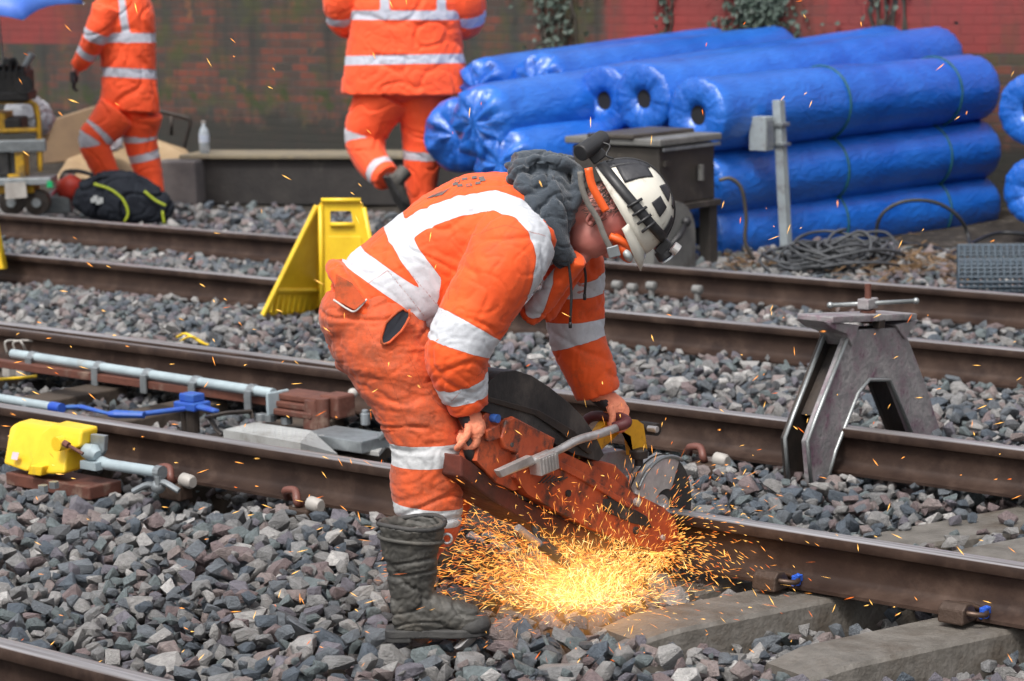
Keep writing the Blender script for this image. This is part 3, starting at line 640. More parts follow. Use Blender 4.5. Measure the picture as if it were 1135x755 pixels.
bm=sprism([(668,553),(680,552),(716,572),(722,585),(700,580),(668,566)],.004,.01); link('guard_recess',bm,m_sb,r,bevel=.002)
bm=B()
for k in range(6):
    a=SP(597+k*4.6,536-k*.6+0*k,.003); b=SP(606+k*4.6,527+k*.4,.003); tube(bm,[a,b],.0022,6)
link('vent_slot',bm,m_sb,r)
for (x,y,rr) in ((630,547,.011),(676,548,.012),(705,588,.012),(735,596,.009)):
    bm=B(); c=SP(x,y,.004); cyl(bm,c-V((.01,0,0)),c+V((.003,0,0)),rr,14); link('guard_bolt',bm,m_sb if rr>.01 else m_sg,r)
# engine body
link('engine_body',sprism([(538,490),(541,462),(552,452),(580,470),(610,492),(606,515),(594,540),(575,545),(556,536),(534,512)],-.02,.17),m_so,r,bevel=.012,seg=3)
link('engine_panel',sprism([(556,486),(562,465),(570,462),(616,486),(612,503),(586,508),(560,497)],-.0,.03),m_so,r,bevel=.006)
link('engine_panel',sprism([(541,478),(556,470),(557,486),(543,490)],-.005,.03),m_so,r,bevel=.004)
bm=B(); c=SP(551,464,.0); cyl(bm,c-V((.02,0,0)),c+V((.004,0,0)),.013,12); link('choke_knob',bm,m_gblue,r)
bm=B(); c=SP(567,493,.0); cyl(bm,c-V((.02,0,0)),c+V((.004,0,0)),.007,10); link('guard_bolt',bm,m_sb,r)
tc_=[(536,455),(540,436),(548,422),(560,413),(576,411),(594,417),(614,430),(634,446),(650,462),(664,482),(674,505),(668,512),(654,508),(640,504),(618,492),(600,488),(575,474),(556,462)]
link('top_cover',sprism(tc_,-.015,.19),m_sb,r,bevel=.03,seg=4,smooth='auto')
link('cover_trim',sprism([(541,438),(548,441),(600,455),(640,478),(660,502),(655,504),(634,484),(596,461),(544,446)],-.008,.02),m_dark,r,bevel=.003)
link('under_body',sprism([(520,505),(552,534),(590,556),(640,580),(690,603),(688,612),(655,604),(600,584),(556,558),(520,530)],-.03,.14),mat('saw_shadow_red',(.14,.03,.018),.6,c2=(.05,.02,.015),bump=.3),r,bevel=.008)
link('crank_case',sprism([(560,500),(605,505),(660,515),(690,540),(690,560),(640,545),(600,552),(566,535)],-.06,.12),m_sb,r,bevel=.01)
# rear handle
bm=B(); tube(bm,smoothpts([SP(538,520,-.06),SP(522,506,-.05),SP(520,488,-.05),SP(530,470,-.05),SP(548,460,-.06)],6),.017,12); link('rear_handle',bm,m_sb,r,smooth=True)
# front handle bar with clamp block
bar=smoothpts([SP(554,525,.02),SP(585,513,.025),SP(617,500,.03),SP(640,488,.03),SP(664,481,.02),SP(684,474,.0)],6)
bm=B(); tube(bm,bar,[.013]*7+[.0125]*7+[.0135]*(len(bar)-14),14); link('front_handle',bm,m_sg,r,smooth=True)
bm=B(); prism(bm,[SP(553,522,.035),SP(590,505,.04),(SP(594,512,.04)),SP(557,529,.035)],V((-.022,0,0))); link('handle_bracket',bm,m_sg,r,bevel=.003)
bm=B(); c=SP(603,513,.03); ax=(SP(640,497,.03)-SP(570,527,.03)).normalized(); n2=V((1,0,0)); v2=ax.cross(n2).normalized()
box(bm,c,(.085,.055,.045),(ax,v2,n2)); 
for k in range(5): box(bm,c+ax*(-.028+.014*k)+n2*.0235,(.007,.046,.004),(ax,v2,n2))
link('clamp_block',bm,m_sg,r,bevel=.003)
grip0=SP(684,474,.0); bm=B(); tube(bm,smoothpts([grip0-CR*.012,grip0+CR*.03+Z*.015,grip0+V((-.02,.05,.02)),grip0+V((-.08,.07,.015)),grip0+V((-.17,.07,.0)),grip0+V((-.2,.03,-.08))],5),.0165,14); link('handle_grip',bm,mat('grip_rubber',(.11,.025,.028),.6,bump=.2),r,smooth=True)
# disc, disc guard, spindle
dc=SP(730,563,-.09); DR=.176
bm=B(); cyl(bm,dc+XA*.002,dc-XA*.002,DR*1.0,64); link('cutting_disc',bm,m_disc,r)
bm=B(); cyl(bm,dc+XA*.012,dc-XA*.012,.045,24); cyl(bm,dc+XA*.03,dc-XA*.03,.016,12); link('disc_flange',bm,m_sg,r,bevel=.003)
# metal guard: half-shell around the upper rear of the disc
def guard(R0,a0,a1,hw,m_,nm,rad=None):
    bm=B(); n=26; A=[];
    for i in range(n+1):
        an=math.radians(a0+(a1-a0)*i/n); d_=V((0,math.cos(an),math.sin(an)))
        A.append([bm.verts.new(dc+d_*rr_+XA*xx) for rr_,xx in ((R0*.38,hw),(R0*.93,hw),(R0,hw*.75),(R0,-hw*.75),(R0*.93,-hw),(R0*.38,-hw),(R0*.38,-hw+.004),(R0*.92,-hw+.004),(R0-.004,0),(R0*.92,hw-.004),(R0*.38,hw-.004))])
    q=len(A[0])
    for i in range(n):
        for k in range(q): bm.faces.new((A[i][k],A[i][(k+1)%q],A[i+1][(k+1)%q],A[i+1][k]))
    bm.faces.new(A[0][::-1]); bm.faces.new(A[-1]); return link(nm,bm,m_,r,smooth='auto')
guard(DR*.98,62,200,.028,m_sg,'disc_guard')
bm=B(); n=20; pts=[dc+XA*.03+V((0,math.cos(math.radians(a)),math.sin(math.radians(a))))*DR*.97 for a in range(58,150,6)]; tube(bm,pts,.006,8); link('guard_rim',bm,m_edge,r,smooth=True)
bm=B(); c=SP(676,527,-.05); cyl(bm,c-XA*.06,c+XA*.01,.035,18); link('guard_arm_housing',bm,m_so,r,bevel=.004)
link('guard_bracket',sprism([(655,515),(668,510),(690,516),(704,530),(712,548),(706,560),(690,548),(668,532)],-.03,.05),m_so,r,bevel=.006)
bm=B(); c=SP(708,557,.012); cyl(bm,c-XA*.05,c,.014,12); cyl(bm,c,c+XA*.004,.008,10); link('guard_bolt',bm,m_sg,r)
bm=B(); c=SP(708,509,-.06); tube(bm,[c-Z*.02,c,c+Z*.005,c+Z*.028,c+Z*.034],[.014,.014,.03,.03,.024],14); link('tension_knob',bm,m_dark,r,smooth='auto')
# yellow guide arm
link('guide_arm',sprism([(668,517),(700,470),(713,464),(718,470),(716,484),(690,508),(680,520)],-.10,.03),m_sy,r,bevel=.006)
link('guide_arm',sprism([(700,466),(726,468),(733,473),(737,500),(735,512),(722,508),(719,486),(706,478)],-.07,.03),m_sy,r,bevel=.006)
bm=B(); c=SP(727,476,-.06); cyl(bm,c-XA*.06,c+XA*.008,.021,20); link('guide_pivot',bm,m_dark,r,bevel=.003)
bm=B(); c=SP(727,476,-.05); cyl(bm,c-XA*.03,c+XA*.006,.011,14); link('pivot_bolt',bm,m_sg,r,bevel=.002)
link('rail_clamp_jaw',sprism([(696,508),(724,503),(738,512),(742,528),(722,534),(700,530)],-.115,.08),m_clamp,r,bevel=.006)
# stand foot
bm=B(); tube(bm,[SP(574,585,-.02),SP(588,596,-.02),SP(603,606,-.02)],.012,10); link('stand_arm',bm,m_sg,r,smooth='auto')
bm=B(); tube(bm,[SP(598,601,-.02),SP(612,612,-.02),SP(628,627,-.02)],[.019,.019,.014],10); tube(bm,[SP(590,570,-.05),SP(596,600,-.03)],.012,8); link('stand_foot',bm,m_sb,r,smooth='auto')
# ================================================================== SPARKS
def spark_mat(name,col,st):
    m=bpy.data.materials.new(name); m.use_nodes=True; n=m.node_tree; n.nodes.clear(); e=n.nodes.new('ShaderNodeEmission'); o=n.nodes.new('ShaderNodeOutputMaterial'); e.inputs[0].default_value=(*col,1); e.inputs[1].default_value=st; n.links.new(e.outputs[0],o.inputs[0]); return m
SPM=[spark_mat('spark_deep',(1,.20,.03),1.0),spark_mat('spark_orange',(1,.36,.07),1.5),spark_mat('spark_gold',(1,.52,.12),1.6),spark_mat('spark_pale',(1,.70,.26),2.2)]
sbm=[B() for _ in SPM]; sr=random.Random(5)
def spk(k,p,d,l,rad):
    bm=sbm[k]; d=d.normalized(); a,b=frame_axes(d); t=bm.verts.new(p-d*l*.5); h=bm.verts.new(p+d*l*.5); ms=[bm.verts.new(p+d*l*.12+(a*math.cos(q)+b*math.sin(q))*rad) for q in (0,2.09,4.19)]
    for i in range(3): bm.faces.new((t,ms[i],ms[(i+1)%3])); bm.faces.new((h,ms[(i+1)%3],ms[i]))
CUT=V((XS-.09,-.10,.08)); HIT=G(640,672,.0); HIT.z=-.0
def floor(p): return max(p.z,-.03)
# stream thrown from the cut back to the worker, low over the stones
for i in range(2300):
    t=sr.random()**.8; sp_=.02+.13*t; c=CUT.lerp(HIT,t)
    p=c+V((sr.gauss(0,sp_*.9),sr.gauss(0,sp_*.9),sr.gauss(0,.03+.07*t))); 
    if p.z<0: p.z=abs(p.z)*.5
    d=(HIT-CUT).normalized()*1.0+(p-HIT).normalized()*1.1*t+V((sr.gauss(0,.2),sr.gauss(0,.2),sr.gauss(0,.2)))
    spk(sr.choices((0,1,2,3),(2,4,4,2))[0],p,d,sr.uniform(.014,.055),sr.uniform(.0004,.0008))
# splash fan rising from the impact
for i in range(2600):
    an=sr.uniform(0,6.283); el=abs(sr.gauss(.6,.45)); dist=abs(sr.gauss(0,.27))+.01
    d=V((math.cos(an)*math.cos(el),math.sin(an)*math.cos(el),math.sin(el)))
    p=HIT+CR*sr.gauss(0,.09)+V((sr.gauss(0,.03),sr.gauss(0,.05),0))+d*dist; p.z-=.25*dist*dist
    if p.z<0: p.z=sr.uniform(0,.06)
    if p.y>-.12: p.y=-.12-sr.random()*.1
    dd=d+V((0,0,-.6*dist))+V((sr.gauss(0,.15),sr.gauss(0,.15),sr.gauss(0,.15)))
    hot=math.exp(-dist*7); spk(3 if sr.random()<hot*.55 else (2 if sr.random()<.15+.5*hot else (1 if sr.random()<.65 else 0)),p,dd,sr.uniform(.010,.045),sr.uniform(.0004,.0008))
# sparks thrown back along and above the rail
for i in range(950):
    d=V((sr.gauss(.7,.7),sr.gauss(-.25,.25),sr.gauss(.35,.35))).normalized(); dist=abs(sr.gauss(0,.24)); p=CUT+V((0,-.06,-.04))+d*dist
    if p.z<0: p.z=sr.uniform(0,.1)
    if -.09<p.y<.03 and p.z<.19: p.y=-.13
    spk(sr.choices((0,1,2),(2,4,3))[0],p,d+V((0,0,-dist)),sr.uniform(.01,.035),sr.uniform(.0007,.0013))
# left fan over the boot and shin, strays, and far-flung glints across the site
for i in range(2300):
    px=sr.gauss(560,58); py=sr.gauss(622,44)
    if py>690 or py<515 or px<420: continue
    p=D(px,py,sr.uniform(7.1,7.9)); p.z=max(.0,p.z); spk(sr.choices((0,1,2),(3,5,2))[0],p,(p-CUT)*1.0+V((sr.gauss(0,.3),sr.gauss(0,.3),sr.gauss(0,.3))),sr.uniform(.014,.042),sr.uniform(.0005,.0010))
for i in range(340):
    px=sr.uniform(0,1135); py=sr.uniform(330,735) if sr.random()<.8 else sr.uniform(0,330)
    dpt=sr.uniform(6.5,9.6); p=D(px,py,dpt); 
    if p.z<.03: p=G(px,py,.03+sr.random()*.05)
    if sr.random()<.25 and py<520: p=D(px,py,sr.uniform(5.5,7)); 
    spk(sr.choices((0,1,2),(1,3,4))[0],p,(p-CUT)+V((sr.gauss(0,.6),sr.gauss(0,.6),sr.gauss(0,.8))),sr.uniform(.012,.04),sr.uniform(.0010,.0018))
jm=bpy.data.meshes.new('sparks'); tot=B()
for k,b_ in enumerate(sbm):
    for f in b_.faces: f.material_index=k
    tm=bpy.data.meshes.new('t'); b_.to_mesh(tm); b_.free(); n0=len(tot.faces); tot.from_mesh(tm); bpy.data.meshes.remove(tm)
struct(link('sparks',tot,SPM,recalc=False,origin=HIT,label='golden sparks spraying from the cutting disc over the stones'),'stuff')
# emissive volume added for the glow in the heart of the spray
bm=B(); ball(bm,HIT+V((0,0,.05)),(.42,.32,.23),u=24,v=16)
m=bpy.data.materials.new('spark_glow'); m.use_nodes=True; n=m.node_tree; n.nodes.clear(); o_=n.nodes.new('ShaderNodeOutputMaterial'); vv=n.nodes.new('ShaderNodeVolumePrincipled'); L=n.links.new
tc=n.nodes.new('ShaderNodeTexCoord'); mp=n.nodes.new('ShaderNodeMapping'); mp.inputs['Scale'].default_value=(1/.42,1/.32,1/.23); mp.inputs['Location'].default_value=(0,0,-1)
L(tc.outputs['Object'],mp.inputs[0]); gr=n.nodes.new('ShaderNodeTexGradient'); gr.gradient_type='SPHERICAL'; L(mp.outputs[0],gr.inputs[0])
nz=n.nodes.new('ShaderNodeTexNoise'); nz.inputs['Scale'].default_value=9; nz.inputs['Detail'].default_value=4; L(tc.outputs['Object'],nz.inputs['Vector'])
mm=n.nodes.new('ShaderNodeMath'); mm.operation='POWER'; mm.inputs[1].default_value=2.2; L(gr.outputs['Fac'],mm.inputs[0]); m2=n.nodes.new('ShaderNodeMath'); m2.operation='MULTIPLY'; L(mm.outputs[0],m2.inputs[0]); L(nz.outputs[0],m2.inputs[1])
m3=n.nodes.new('ShaderNodeMath'); m3.operation='MULTIPLY'; m3.inputs[1].default_value=7.5; L(m2.outputs[0],m3.inputs[0])
vv.inputs['Density'].default_value=0; vv.inputs['Emission Color'].default_value=(1,.42,.10,1); L(m3.outputs[0],vv.inputs['Emission Strength']); L(vv.outputs[0],o_.inputs['Volume'])
struct(link('spark_glow',bm,m,smooth=True,recalc=True,label='bright orange glow added where the sparks strike the stones'),'stuff')
# ================================================================== PEOPLE
def cloth(name,base,c2,stripe=(.56,.58,.62),dirt=(.22,.07,.02),bump=.35,dl=(.54,.74)):
    m=bpy.data.materials.new(name); m.use_nodes=True; n=m.node_tree; L=n.links.new; b=n.nodes['Principled BSDF']
    tc=n.nodes.new('ShaderNodeTexCoord')
    def nz(s,d=6,r=.6):
        x=n.nodes.new('ShaderNodeTexNoise'); x.inputs['Scale'].default_value=s; x.inputs['Detail'].default_value=d; x.inputs['Roughness'].default_value=r; L(tc.outputs['Object'],x.inputs['Vector']); return x.outputs[0]
    def mr(s,a,b_,c=0,d=1): x=n.nodes.new('ShaderNodeMapRange'); x.inputs[1].default_value=a; x.inputs[2].default_value=b_; x.inputs[3].default_value=c; x.inputs[4].default_value=d; L(s,x.inputs[0]); return x.outputs[0]
    def mx(f,a,b_):
        x=n.nodes.new('ShaderNodeMix'); x.data_type='RGBA'; L(f,x.inputs[0])
        for s,i in ((a,6),(b_,7)):
            if isinstance(s,tuple): x.inputs[i].default_value=(*s,1)
            else: L(s,x.inputs[i])
        return x.outputs[2]
    c=mx(mr(nz(5),.35,.65),base,c2); c=mx(mr(nz(9,9,.75),dl[0],dl[1],0,.75),c,dirt)
    at=n.nodes.new('ShaderNodeAttribute'); at.attribute_name='stripe'
    st=mx(mr(nz(25,8,.7),.5,.75,0,.6),stripe,tuple(x*.55 for x in stripe))
    edge=mr(at.outputs['Fac'],.0035,.0025); core=mr(at.outputs['Fac'],.0004,-.0004)
    c=mx(edge,c,tuple(x*.72 for x in base)); c=mx(core,c,st)
    a2=n.nodes.new('ShaderNodeAttribute'); a2.attribute_name='seam'; c=mx(mr(a2.outputs['Fac'],.0022,.0010,0,.55),c,tuple(x*.35 for x in base))
    L(c,b.inputs['Base Color']); b.inputs['Roughness'].default_value=.75; b.inputs['Sheen Weight'].default_value=.15
    bp=n.nodes.new('ShaderNodeBump'); bp.inputs['Strength'].default_value=bump; bp.inputs['Distance'].default_value=.012; L(nz(17,5,.55),bp.inputs['Height'])
    b2=n.nodes.new('ShaderNodeBump'); b2.inputs['Strength'].default_value=.25; b2.inputs['Distance'].default_value=.002; L(nz(260,2),b2.inputs['Height']); L(bp.outputs[0],b2.inputs['Normal']); L(b2.outputs[0],b.inputs['Normal'])
    return m
def chain_param(co,chains):
    """for every vertex: nearest chain index, arc length along it, distance"""
    best=np.full(len(co),1e9); idx=np.zeros(len(co),int); arc=np.zeros(len(co))
    for ci_,(pts,rad) in enumerate(chains):
        acc=0
        for a,b,ra,rb in zip(pts[:-1],pts[1:],rad[:-1],rad[1:]):
            a_,b_=np.array(a),np.array(b); ab=b_-a_; l=np.linalg.norm(ab); t=np.clip(((co-a_)@ab)/l**2,0,1)
            tt=((co-a_)@ab)/l**2
            d=np.linalg.norm(co-(a_+t[:,None]*ab),axis=1)-(ra+(rb-ra)*t)
            m=d<best; best[m]=d[m]; idx[m]=ci_; arc[m]=acc+ (t[m])*l; acc+=l
    return idx,arc,best
def folds(me,amp,fr,dirf=None,seed=0,ridge=True):
    co=getco(me); no=getno(me); d=np.zeros(len(co))
    for i,p in enumerate(co):
        q=dirf(p) if dirf else p
        q=V(q)*fr+V((seed*3.1,seed*1.7,0)); w_=noise.noise_vector(q*.6)*.7
        a=noise.noise(q+w_); b=noise.noise((q+w_)*2.1+V((5,1,2)))
        v=(1-abs(a)*2.4)*.35-1.1*max(0,1-abs(a+.05)*6.5)**1.5+(1-abs(b)*2.4)*.15-.45*max(0,1-abs(b)*6)**1.5 if ridge else a+.5*b
        d[i]=v
    d-=d.mean(); setco(me,co+no*(d*amp)[:,None])
def relax(me,v,it=4):
    ed=np.empty(len(me.edges)*2,dtype=np.int32); me.edges.foreach_get('vertices',ed); ed=ed.reshape(-1,2); v=np.clip(np.asarray(v,float),-.05,.05); n=np.bincount(ed.ravel(),minlength=len(v))
    for _ in range(it):
        s=np.bincount(ed[:,0],v[ed[:,1]],len(v))+np.bincount(ed[:,1],v[ed[:,0]],len(v)); v=.4*v+.6*s/np.maximum(n,1)
    return v
def segdist(P2,poly):
    best=np.full(len(P2),1e9)
    for a,b in zip(poly[:-1],poly[1:]):
        a,b=np.array(a,float),np.array(b,float); ab=b-a; t=np.clip(((P2-a)@ab)/(ab@ab),0,1); best=np.minimum(best,np.linalg.norm(P2-(a+t[:,None]*ab),axis=1))
    return best
def projall(co):
    d=co-np.array(CAM); z=d@np.array(fw); return np.stack([CX+F*(d@np.array(CR))/z,CY-F*(d@np.array(CU))/z],1)
ORG=(.90,.105,.010); ORG2=(.74,.075,.008)
m_jack=cloth('jacket_orange',ORG,ORG2,dirt=(.42,.075,.02)); m_trou=cloth('trouser_orange',(.72,.10,.018),(.50,.075,.018),stripe=(.52,.53,.54),dirt=(.13,.05,.025),bump=.6,dl=(.43,.70))
m_skin=mat('skin',(.56,.23,.19),.5,c2=(.50,.17,.15),ns=12,bump=.1,sub=.1); m_glove=mat('glove_salmon',(.92,.33,.19),.75,c2=(.80,.24,.13),ns=18,bump=.3,bs=120); m_gdark=mat('glove_dark',(.025,.022,.025),.6,bump=.3)
m_hood=mat('hood_navy',(.035,.047,.062),.9,c2=(.055,.07,.088),ns=14,bump=.45,bs=240,sheen=.3); m_boot=mat('boot_leather',(.045,.044,.040),.62,c2=(.085,.08,.07),ns=7,bump=.5,bs=28,stain=((.13,.115,.095),8,.52,.7)); m_sole=mat('boot_sole',(.025,.025,.026),.7,c2=(.06,.058,.055),ns=14,bump=.4)
LAT=fh.copy()     # the bending man's left-right axis runs away from the viewer
BD=7.42
def P(px,py,o=0.): return D(px,py,BD+o)
BASE=G(465,706,0.)
W1=thing('person',V((BASE.x,BASE.y,0)),'bending worker in orange hi-vis suit and taped helmet gripping the disc cutter','person')
nd_o=-.20 # near side offset
fd_o=.20
# --- body (one continuous figure under the clothes)
HF=(P(712,285,.0)-P(672,215,.0)).normalized()      # face direction
HCR=(P(745,205)-P(680,240)); HCR=(HCR-HF*HCR.dot(HF)).normalized(); HL=HF.cross(HCR).normalized()
if HL.dot(fh)<0: HL=-HL
HC=P(667,242)
bm=B()
loft(bm,[(P(415,350),.13,.16),(P(455,318),.13,.15),(P(500,290),.15,.17),(P(550,258),.16,.19),(P(590,238),.12,.17),(P(615,230),.06,.07),(P(650,232),.058,.06),(P(668,235),.06,.06)],LAT,20)
for s,(sh,el,wr,hd) in ((-1,(P(580,270,-.18),P(505,385,-.28),P(519,450,-.27),P(525,470,-.27))),(1,(P(640,262,.18),P(640,350,.24),P(668,432,.27),P(680,452,.29)))):
    tube(bm,[P(570,258,s*.1),sh,sh.lerp(el,.5),el,el.lerp(wr,.5),wr,hd],[.06,.045,.042,.04,.038,.03,.03],14)
tube(bm,[P(415,350,-.08),P(425,375,-.13),P(462,440,-.16),P(474,495,-.17),P(468,570,-.19),P(462,640,-.2),P(462,690,-.2),P(510,700,-.2)],[.10,.10,.085,.065,.062,.045,.04,.035],14)
tube(bm,[P(415,350,.08),P(432,370,.13),P(485,430,.16),P(510,470,.18),P(488,560,.42),P(468,615,.55)],[.10,.10,.085,.065,.055,.04],14)
# head
ball(bm,HC+HCR*.035,(.082,.098,.092),(HL,HF,HCR)); ball(bm,HC-HCR*.045+HF*.025,(.062,.072,.075),(HL,HF,HCR))
tube(bm,[HC+HF*.08-HCR*.0,HC+HF*.115-HCR*.025,HC+HF*.10-HCR*.045],[.012,.017,.012],10)           # nose
ball(bm,HC+HF*.085-HCR*.07,(.028,.012,.012),(HL,HF,HCR)); ball(bm,HC+HF*.07-HCR*.105,(.03,.025,.022),(HL,HF,HCR))
for s in (-1,1):
    ball(bm,HC+HF*.083+HL*.03*s+HCR*.012,(.017,.012,.010),(HL,HF,HCR))
me=voxel(bm,.0065,3)
for v_ in (): pass
body=link('body',me,m_skin,W1,smooth=True)
for s in (-1,1):
    bm=B(); e=HC+HL*.079*s-HF*.022-HCR*.012
    pts=[e+HF*a+HCR*b+HL*s*c for a,b,c in ((.010,-.028,.0),(-.004,-.026,.006),(-.016,-.006,.012),(-.018,.012,.013),(-.008,.026,.010),(.008,.024,.004),(.012,.010,.0))]
    tube(bm,smoothpts(pts,4),.0052,8); ball(bm,e-HF*.002,(.006,.014,.022),(HL,HF,HCR)); ball(bm,e+HF*.009-HCR*.024+HL*s*.002,(.006,.008,.009),(HL,HF,HCR))
    link('ear',bm,m_skin,W1,smooth=True)
bm=B(); 
for k in range(900):
    a=random.uniform(0,6.28); zz=random.uniform(-.065,.06); rad=.088; p=HC+HL*(rad*.95*math.cos(a))+HF*(-abs(rad*1.1*math.sin(a)))+HCR*zz
    if zz<-.03 and abs(math.cos(a))>.6: continue
    d=(p-HC); d.normalize(); d=d*.3-HCR+V([random.gauss(0,.25) for _ in range(3)]); d.normalize(); tube(bm,[p,p+d*.014],[.0012,.0005],3)
link('hair',bm,mat('short_hair',(.05,.04,.035),.8,c2=(.16,.13,.11),ns=60),W1)
# --- jacket
near=[P(572,262,-.17),P(560,290,-.25),P(532,338,-.28),P(507,390,-.30),P(512,425,-.28),P(520,455,-.27)]
near_r=[.125,.118,.105,.094,.078,.056]
far=[P(610,255,.15),P(632,285,.25),P(636,330,.28),P(640,375,.28),P(655,412,.27),P(663,436,.27)]
far_r=[.12,.105,.095,.088,.080,.070]
tors=[(P(400,352),.135,.205),(P(425,330),.165,.215),(P(462,308),.182,.215),(P(505,282),.200,.225),(P(545,262),.205,.235),(P(580,250),.165,.225),(P(602,244),.115,.17)]
bm=B(); loft(bm,tors,LAT,32,ex=2.3)
def tb(bm,pts,rs,seg=24): 
    sp_=smoothpts(pts,5); n=len(pts)-1; rr=[]
    for i in range(len(sp_)):
        t=i/5; k=min(int(t),n-1); f=t-k; rr.append(rs[k]*(1-f)+rs[k+1]*f)
    tube(bm,sp_,rr,seg); return sp_,rr
ns_,nr_=tb(bm,near,near_r); fs_,fr_=tb(bm,far,far_r)
# collar roll under the hood and loose front panel hanging from the chest
tube(bm,smoothpts([P(640,285,-.10),P(628,300,-.08),P(606,330,-.06),P(585,352,-.03)],4),.035,12)
tube(bm,smoothpts([P(640,285,.06),P(625,310,.08),P(600,350,.08)],4),.04,12)
# gathered hem at the back
tube(bm,smoothpts([P(372,300,-.12),P(392,330,-.2),P(425,362,-.2),P(455,382,-.13)],5),.028,12); tube(bm,smoothpts([P(372,300,-.12),P(372,296,.05),P(392,300,.16)],5),.026,12)
me=voxel(bm,.006,5)
co=getco(me); chains=[([p for p,_,_ in tors],[(a+b)/2*.92 for _,a,b in tors]),(ns_,nr_),(fs_,fr_)]
TA=(P(602,244)-P(400,352)).normalized()
# folds run across the bent elbow, slant over the back
co0=co.copy()
folds(me,.0065,4.0,lambda p:(p[0]*1.5+p[2]*.9,p[1]*1.5,p[2]*2.2-p[0]*.8),1)
folds(me,.0026,10,None,2)
co=co0; idx,arc,_=chain_param(co,chains); P2=projall(co)
PXM=385.; lnear=sum((a-b).length for a,b in zip(ns_[:-1],ns_[1:])); print('arm',lnear)
def armarc(sp_,q):  # arc position of the chain point nearest to q
    best=(9,0); acc=0
    for a,b in zip(sp_[:-1],sp_[1:]):
        if (a-q).length<best[0]: best=((a-q).length,acc)
        acc+=(b-a).length
    return best[1]
st=np.full(len(co),.05)
sN=(idx==1); 
def band2(mask,poly,hwpx): 
    global st; d=(segdist(P2,poly)-hwpx)/PXM; st=np.where(mask,np.minimum(st,d),st)
side=((co-np.array(P(520,290)))@np.array(LAT))
arcn=lambda q:armarc(ns_,q); arcf=lambda q:armarc(fs_,q)
def ringband(k,s0,hw):
    global st; st=np.where(idx==k,np.minimum(st,np.abs(arc-s0)-hw),st)
ringband(1,arcn(P(517,368,-.27)),.034); ringband(1,arcn(P(509,417,-.2)),.030)
ringband(2,arcf(P(634,312,.28)),.030); ringband(2,arcf(P(639,364,.30)),.036)
nf=(side<.12)&(idx!=2)
upper=(idx==0)|((idx==1)&(arc<arcn(P(545,318,-.28))))
band2(nf&(idx==0),[(462,186),(445,203),(433,228),(438,252),(455,284),(478,314),(492,330)],12)
band2(nf&upper,[(440,262),(470,243),(510,228),(548,222),(578,232),(598,255),(606,285),(600,318),(592,342)],11)
band2((idx==0),[(376,262),(395,288),(428,312),(455,330),(480,352),(560,372)],13)
band2((idx==0)&(side>.0),[(700,100),(700,101)],1)
attr(me,'stripe',relax(me,st))
sm=np.full(len(co),.05)
def seam(poly,mask): 
    global sm; sm=np.where(mask,np.minimum(sm,segdist(P2,poly)/PXM),sm)
seam([(497,332),(500,290),(520,262),(560,250),(606,262)],nf); seam([(385,330),(430,300),(470,350)],nf); seam([(452,300),(495,350)],nf); seam([(545,402),(505,440),(500,445)],nf)
attr(me,'seam',sm)
link('jacket',me,m_jack,W1,smooth=True)
# printed crest on the back
bm=B(); c=(530,185)
bvh=None
from mathutils.bvhtree import BVHTree
tmp=bmesh.new(); tmp.from_mesh(me); bv=BVHTree.FromBMesh(tmp); jb=LOC[W1.name]; tmp.free()
def on_jacket(px,py,off=.003):
    r_=ray(px,py).normalized(); h=bv.ray_cast(CAM-jb,r_); 
    return (h[0]+jb+h[1]*off) if h[0] is not None else None
def decal(cells,name,m_,parent,off=.0025):
    bm=B()
    for q in cells:
        ps=[on_jacket(x,y,off) for x,y in q]
        if all(p is not None for p in ps) and max((a-ps[0]).length for a in ps)<.09:
            bm.faces.new([bm.verts.new(p) for p in ps])
    return link(name,bm,m_,parent)
cells=[]
for k in range(9):
    a=k/9*6.283; x=520+15*math.cos(a)-3*math.sin(a); y=202+4.2*math.sin(a)-1.5*math.cos(a)
    cells.append([(x-3,y-1.2),(x+3,y-2),(x+3.2,y+.6),(x-2.8,y+1.6)])
for k in range(7): cells.append([(497-k*2.6,210+k*.9),(499-k*2.6,209+k*.9),(490-k*2.6,217+k*.6),(488-k*2.6,217+k*.6)])
decal(cells,'back_print',mat('faded_print',(.16,.13,.12),.8),W1)
# --- trousers
nl=[P(418,352,-.09),P(432,392,-.15),P(455,440,-.18),P(474,490,-.20),P(473,535,-.20),P(475,560,-.21),P(474,580,-.215),P(462,602,-.225),P(459,625,-.23)]; nlr=[.15,.140,.120,.110,.108,.102,.094,.083,.06]
fl=[P(425,352,.09),P(462,392,.15),P(505,425,.17),P(525,458,.22),P(505,520,.36),P(484,575,.48)]; flr=[.15,.135,.12,.10,.09,.085]
bm=B(); s1,r1=tb(bm,nl,nlr); s2,r2=tb(bm,fl,flr); loft(bm,[(P(392,335),.10,.17),(P(405,352),.135,.20),(P(420,385),.14,.19),(P(432,410),.09,.12)],LAT,28)
ball(bm,P(385,350,-.05),(.085,.17,.10),(rt,fh,Z)); ball(bm,P(388,385,-.13),(.055,.08,.07),(rt,fh,Z))
me=voxel(bm,.006,5); co=getco(me).copy()
folds(me,.0085,4.2,lambda p:(p[0]*.8,p[1]*.8,p[2]*2.8),4); folds(me,.003,11,lambda p:(p[0],p[1],p[2]*1.5),5)
idx,arc,_=chain_param(co,[(s1,r1),(s2,r2)]); st=np.full(len(co),.05); P2=projall(co)
zk=P(474,500,-.2).z; zh=P(472,566,-.2).z
s0=(idx==0); tilt=(P2[:,0]-474)*.02/100
st=np.where(s0,np.minimum(st,np.abs(co[:,2]-zk+.0)-.033),st); st=np.where(s0,np.minimum(st,np.abs(co[:,2]-zh+(P2[:,0]-470)*.0003)-.026),st)
